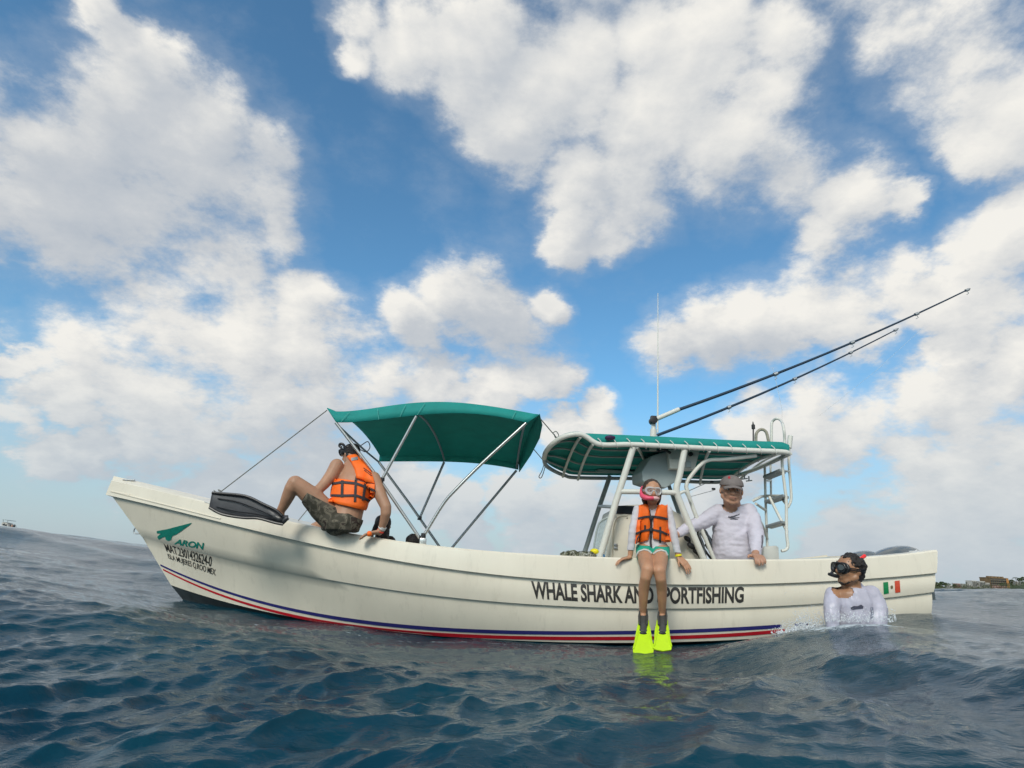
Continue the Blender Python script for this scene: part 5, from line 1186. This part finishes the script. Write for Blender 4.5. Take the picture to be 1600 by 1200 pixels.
    fin = obj('fin', loft(rows, closed=False, caps=False), 'rubber_grey', t, label='long dark grey fin on his near foot'); sm = fin.modifiers.new('s', 'SOLIDIFY'); sm.thickness = .012; sm.offset = 0
    obj('fin_rail', tube([P(a, b, 4.79) for a, b in up_[:6]], .011, 8, sm=4), 'rubber', fin); obj('fin_rail', tube([P(a, b, 4.79) for a, b in lo_[:6]], .010, 8, sm=4), 'rubber', fin)
    obj('fin_rib', tube([P(340,779,4.785), P(370,784,4.785), P(400,795,4.785), P(425,806,4.79)], .004, 6, sm=4), 'rubber', fin); obj('fin_rib', tube([P(338,792,4.785), P(368,799,4.785), P(398,803,4.785), P(425,809,4.79)], .004, 6, sm=4), 'rubber', fin)
    fp = join(chainpx([(420,803,4.84,6),(430,808,4.84,8),(439,812,4.84,8.5)]), chainpx([(439,813,4.86,7.5),(449,810,4.88,3.5)]))
    obj('foot_pocket', cut(fuse(fp, .008, 2), P(436,806,4.84), Vector((.2,0,1))), 'rubber', fin)
build_sitter()

# ---------------------------------------------------------------- people low inside the boat
def hidden(px, py, Y, r, label, hairm, skin, long=False, face=(-.5, 1, -.2), vestc=True):
    hc = P(px, py, Y); R = rad(hc, r); base = hc-Vector((0, 0, .42)); t = thing('person', label, 'person', base)
    hg, q, Mx = head(hc, R, Vector(face), Vector((0, 0, 1)))
    dn = lambda z, w, d: (hc+Vector((0, .02, -z)), Vector((w, 0, 0)), Vector((0, d, 0)))
    obj('body', fuse(join(hg, chain([(hc, .05), (hc-Vector((0,0,.2)), .055)]), ell_loft([dn(.17,.08,.06), dn(.20,.15,.09), dn(.30,.15,.10), dn(.40,.14,.10)])), .009, 2), skin, t)
    hs = [ellipsoid(q(0,-.16,.28), .76*R, .86*R, .76*R, Mx)]
    if long: hs += [ellipsoid(q(0,-.5,-.7), .62*R, .42*R, 1.1*R, Mx), chain([(q(-.6,-.2,.2), .2*R), (q(-.9,-.3,-.6), .14*R), (q(-.8,-.3,-1.3), .1*R)])]
    obj('hair', ruffle(fuse(join(*hs), .007, 1), .006, 40, (1, 1, .4)), hairm, t)
hidden(597, 822, 5.45, 17, 'person with long dark hair half hidden behind the sitting man', 'hair_dark', 'skin_man', True)
hidden(608, 850, 5.6, 12, 'brown haired person crouching in the boat beside the dark haired one', 'hair_brown', 'skin_pale')
hidden(644, 850, 5.3, 15, 'person low in the boat beside the bimini pole foot, short dark hair', 'hair_dark', 'skin_man')
# ------------------------------------------------------------------ far shore
def far_z(px, py, Y): return P(px, py, Y)
M['land'] = mat('scrub covered shore', (0.050, 0.070, 0.028), 0.95, var=0.45, vscale=.12)
M['leaf'] = mat('far foliage', (0.035, 0.060, 0.022), 0.95, var=0.4, vscale=.4)
M['leaf2'] = mat('far olive foliage', (0.060, 0.075, 0.030), 0.95, var=0.4, vscale=.4)
M['trunk'] = mat('far trunk', (0.12, 0.09, 0.06), 0.9)
M['wall_white'] = mat('white render', (0.55, 0.53, 0.48), 0.85, var=.05, vscale=.3)
M['wall_ochre'] = mat('ochre render', (0.22, 0.145, 0.075), 0.85, var=.10, vscale=.3)
M['wall_orange'] = mat('orange render', (0.45, 0.21, 0.07), 0.85)
M['wall_pink'] = mat('pink render', (0.45, 0.28, 0.22), 0.85)
M['win'] = mat('dark window opening', (0.04, 0.045, 0.05), 0.3)
M['sand'] = mat('pale shore rocks', (0.30, 0.28, 0.23), 0.9, var=.3, vscale=.5)
YL = 620.0
def land_top(x): return 919 + 3.0*math.sin(x*.05) + 1.6*math.sin(x*.21+1) - (x-1460)*0.035
sec = []
for k in range(120):
    x = 1180+k*7; rim = P(x, 941, YL); top = P(x, land_top(x), YL+60); sec.append([Vector((rim.x, YL-45, -2)), Vector((rim.x, YL-32, 1.5)), Vector((rim.x, YL+15, max(2, top.z*.55))), Vector((top.x*.93, YL+60, max(3, top.z))), Vector((top.x, YL+160, -3))])
ld = obj('headland', ruffle(loft(sec, closed=False, caps=False), 1.6, .06), 'land', kind='structure')
def building(px0, px1, pytop, pybase, depth, wall, storeys, bays, label, cat='building', group=None, Y=YL+10, side=None, roof=True):
    a, b = P(px0, pybase, Y), P(px1, pybase, Y); zt = P((px0+px1)/2, pytop, Y).z; zb = min(a.z, b.z)-1; w = b.x-a.x; cx = (a.x+b.x)/2
    t = thing('hotel' if storeys > 3 else 'house', label, cat, (cx, Y+depth/2, zb), group)
    wl = obj('wall', box((cx, Y+depth/2, (zt+zb)/2), w, depth, zt-zb), wall, t, smooth=False)
    if side: obj('end_wall', box((b.x-w*.06, Y+depth/2-.0, (zt+zb)/2+(zt-zb)*.06), w*.13, depth+1.2, (zt-zb)*.86), side, t, smooth=False)
    h = (zt-zb-1)/storeys
    for s in range(storeys):
        for k in range(bays):
            obj('window', box((a.x+w*(k+.5)/bays*(.88 if side else 1), Y+.05, zb+1+h*(s+.5)), w/bays*.62, .5, h*.6), 'win', t, smooth=False)
        obj('balcony', box((cx-(w*.06 if side else 0), Y-.5, zb+1+h*s+.2), w*(.86 if side else .98), 1.2, h*.14), 'sand' if side else wall, t, smooth=False)
    if roof: obj('roof_slab', box((cx, Y+depth/2, zt+.2), w*1.03, depth*1.03, .5), wall, t, smooth=False)
    return t, cx, zt, w
t_, cx, zt, w = building(1549, 1577, 903.5, 917, 14, 'wall_ochre', 4, 8, 'ochre hotel with an orange end wall standing on the headland', side='wall_orange')
for k in range(5): obj('roof_cabin', box((cx-w*.38+w*.19*k, YL+15, zt+.9), w*.10, 3, 1.6), 'wall_ochre', t_, smooth=False)
building(1520, 1527, 908, 916, 9, 'wall_white', 4, 3, 'white block left of the ochre hotel, left one of the tall pair')
building(1531, 1540, 909, 916.5, 9, 'wall_white', 4, 4, 'white block left of the ochre hotel, right one of the tall pair')
building(1510, 1517.5, 913, 917, 8, 'wall_white', 2, 3, 'low white house beside the tall white pair of blocks')
building(1541.5, 1547, 911.5, 917, 8, 'wall_white', 2, 2, 'small white house touching the ochre hotel')
building(1497.5, 1501, 912.5, 917, 7, 'wall_pink', 2, 2, 'small pink beige house among the trees')
building(1504.5, 1506.5, 914, 917.5, 5, 'wall_white', 1, 1, 'tiny white hut among the trees beside the pink beige house')
building(1484.5, 1488, 915, 918, 6, 'wall_white', 1, 2, 'small white house among the trees near the boat stern', Y=YL-4)
building(1466, 1481.5, 921.5, 926.5, 7, 'wall_white', 1, 6, 'long low white house close to the water by the boat stern', Y=YL-18)
building(1556, 1573, 915.5, 917.5, 5, 'wall_pink', 1, 5, 'long low terrace wall below the ochre hotel', Y=YL-6, roof=False)
building(1590, 1597, 909.5, 912.5, 7, 'wall_white', 1, 3, 'white house half hidden by trees right of the palm')
def crown_geo(c, rx, ry, rz, n, seed):
    rng = random.Random(seed); V, Fs = [], []
    for k in range(n):
        th = rng.uniform(0, 2*math.pi); u = rng.uniform(-.6, 1); r = rng.uniform(.5, 1)**.5
        p = Vector((c.x+rx*r*math.cos(th)*math.sqrt(max(0, 1-u*u)), c.y+ry*r*math.sin(th)*math.sqrt(max(0, 1-u*u)), c.z+rz*r*u))
        s = rng.uniform(.35, .8)*rx*.28; a = Vector((rng.gauss(0, 1), rng.gauss(0, 1), rng.gauss(0, 1))).normalized(); b = a.orthogonal().normalized()
        n0 = len(V); V += [p+a*s, p+b*s, p-a*s, p-b*s]; Fs.append((n0, n0+1, n0+2, n0+3))
    return V, Fs
trees = [(1463,913.5,4.5,'spreading dark tree at the stern end of the headland'),(1472,912.2,4.0,'broad feathery tree above the long low white house'),(1477,913,3.0,'smaller tree between the feathery tree and the small white house'),(1491.5,915,2.6,'round tree beside the pink beige house'),
 (1502.8,914.5,2.3,'small tree between the pink beige house and the tiny hut'),(1512,911,2.6,'dark tree just behind the low white house'),(1529,912.5,2.0,'slim tree between the tall pair of white blocks'),(1546,914.5,3.0,'bushy tree at the foot of the ochre hotel, on its town side'),
 (1581,909.5,4.4,'dark tree right behind the end of the ochre hotel'),(1593,906.0,3.4,'tree standing above the house right of the palm'),(1599,904.5,3.6,'tall tree at the far right of the shore')]
for i, (x, y, rp, lab) in enumerate(trees):
    c = P(x, y, YL+12+3*(i % 3)); r = rad(c, rp); t = thing('tree', lab, 'tree', (c.x, c.y, c.z-r*1.6))
    obj('trunk', tube([Vector((c.x, c.y, c.z-r*1.7)), Vector((c.x+.3, c.y, c.z))], [r*.10, r*.05], 6), 'trunk', t)
    obj('crown', crown_geo(c, r, r, r*.85, 420, i), 'leaf' if i % 2 else 'leaf2', t, smooth=False)
c = P(1586.5, 902.5, YL+8); base_p = P(1588, 914, YL+8); t = thing('palm_tree', 'leaning coconut palm right of the ochre hotel', 'palm tree', base_p)
obj('trunk', tube([base_p, lerp(base_p, c, .6)+Vector((.4, 0, 0)), c], [.35, .25, .2], 6), 'trunk', t)
rng = random.Random(2)
for k in range(11):
    a = 2*math.pi*k/11; L_ = rng.uniform(2.6, 3.8); pts = []; d = Vector((math.cos(a), math.sin(a)*.6, 0)); row = []
    for j in range(6):
        v = j/5; p = c+d*L_*v+Vector((0, 0, 1.4*v-2.6*v*v)); w_ = Vector((-d.y, d.x, -.25))*(.45*math.sin(math.pi*min(v+.12, 1))); row.append([p+w_-Vector((0,0,.25*v)), p, p-w_-Vector((0,0,.25*v))])
    obj('frond', loft(row, closed=False, caps=False), 'leaf', t, smooth=False)
# low scrub along the shore
V, Fs = [], []
rng = random.Random(9)
for k in range(700):
    x = rng.uniform(1300, 1750); rim = P(x, 930, YL); dd = rng.uniform(-30, 40); zz = max(2.0, P(x, land_top(x)-1.2, YL).z*min(1, (dd+55)/60)) ; c = Vector((rim.x*(YL+dd)/YL, YL+dd, zz)); g = crown_geo(c, rng.uniform(1.6, 3.2), 2.5, rng.uniform(1.2, 2.4), 26, k); n0 = len(V); V += g[0]; Fs += [tuple(i+n0 for i in f) for f in g[1]]
obj('shore_scrub', (V, Fs), 'leaf2', smooth=False, kind='stuff')
# ------------------------------------------------------------------ far motor boat
YB = 100.0
fb = P(12, 827, YB); t = thing('motor_boat', 'distant white sport boat with a flat roof riding the swell', 'boat', fb)
def FB(px, py, dy=0): return P(px, py-5, YB+dy)
prof = [(-14,824),(0,826.5),(12,829),(22,830.5),(26.5,830),(25,833.5),(12,832.5),(0,829.5),(-14,827)]
obj('hull', slab([FB(a, b) for a, b in prof], Vector((0, 1.9, 0))), 'white_paint', t, bevel=.05, smooth=False)
obj('hull_underside', slab([FB(a, b) for a, b in [(-14,827),(0,829.5),(12,832.5),(25,833.5),(22,835),(10,834),(-14,829)]], Vector((0, 1.8, 0))), 'win', t, smooth=False)
obj('cabin', slab([FB(a, b, .3) for a, b in [(1,825.5),(4,820.5),(11,822.5),(13,828)]], Vector((0, 1.3, 0))), 'wall_white', t, bevel=.04, smooth=False)
for a, b in ((5.5,824.5),(9,825.5),): obj('cabin_window', box(FB(a, b, .25), .3, .06, .22), 'win', t, smooth=False)
obj('flat_roof', slab([FB(a, b, 0) for a, b in [(4,816.3),(13,817.8),(13,818.6),(4,817.2)]], Vector((0, 1.6, 0))), 'box_grey', t, smooth=False)
for a, b, c_ in ((5,817,822),(12,818.4,824.5)): obj('roof_post', tube([FB(a, b, .1), FB(a, c_, .1)], .035, 6), 'grey_tube', t)
obj('rail', tube([FB(13,825.5,.1), FB(24,825,.1), FB(26,829,.1)], .03, 6), 'grey_tube', t)
for x in (15, 18.5, 22): obj('crew_figure', ellipsoid(FB(x, 828.3, .8), .16, .16, .42), 'black' if x != 18.5 else 'skin_man', t)
# ------------------------------------------------------------------ spray thrown up between swimmer and hull
sp_m = bpy.data.materials.new('water drops'); sp_m.use_nodes = True; b_ = sp_m.node_tree.nodes['Principled BSDF']
b_.inputs['Base Color'].default_value = (.85, .88, .90, 1); b_.inputs['Roughness'].default_value = .12; b_.inputs['Transmission Weight'].default_value = .15; b_.inputs['IOR'].default_value = 1.33
rng = random.Random(4); V, Fs = [], []
ico = ([(0,0,1),(1,0,0),(0,1,0),(-1,0,0),(0,-1,0),(0,0,-1)], [(0,1,2),(0,2,3),(0,3,4),(0,4,1),(5,2,1),(5,3,2),(5,4,3),(5,1,4)])
def drop(p, r):
    n0 = len(V); e = rng.uniform(.7, 1.7); 
    for v in ico[0]: V.append(p+Vector((v[0]*r, v[1]*r, v[2]*r*e)))
    for f in ico[1]: Fs.append(tuple(i+n0 for i in f))
for k in range(1500):       # sheet of drops left of the swimmer
    x = rng.triangular(1205, 1310, 1255); h = rng.random()**2.2; top = 22 if x < 1240 else 38
    y = 992-(x-1205)*.16-h*top; drop(P(x+rng.gauss(0, 3), y, rng.uniform(4.25, 4.72)), rng.uniform(.0012, .0042)*(1.5-h))
for k in range(1100):        # around the shoulders and right side
    x = rng.uniform(1290, 1400); y = 972-abs(rng.gauss(0, 9)); drop(P(x, y, rng.uniform(4.02, 4.25)), rng.uniform(.0012, .0036))
for k in range(160):
    x = rng.uniform(1215, 1300); y = rng.uniform(905, 975); drop(P(x, y, rng.uniform(4.3, 4.7)), rng.uniform(.001, .0025))
obj('spray', (V, Fs), sp_m, kind='stuff')
# wet streaks and foam: thin lumpy ridges of white water on the surface
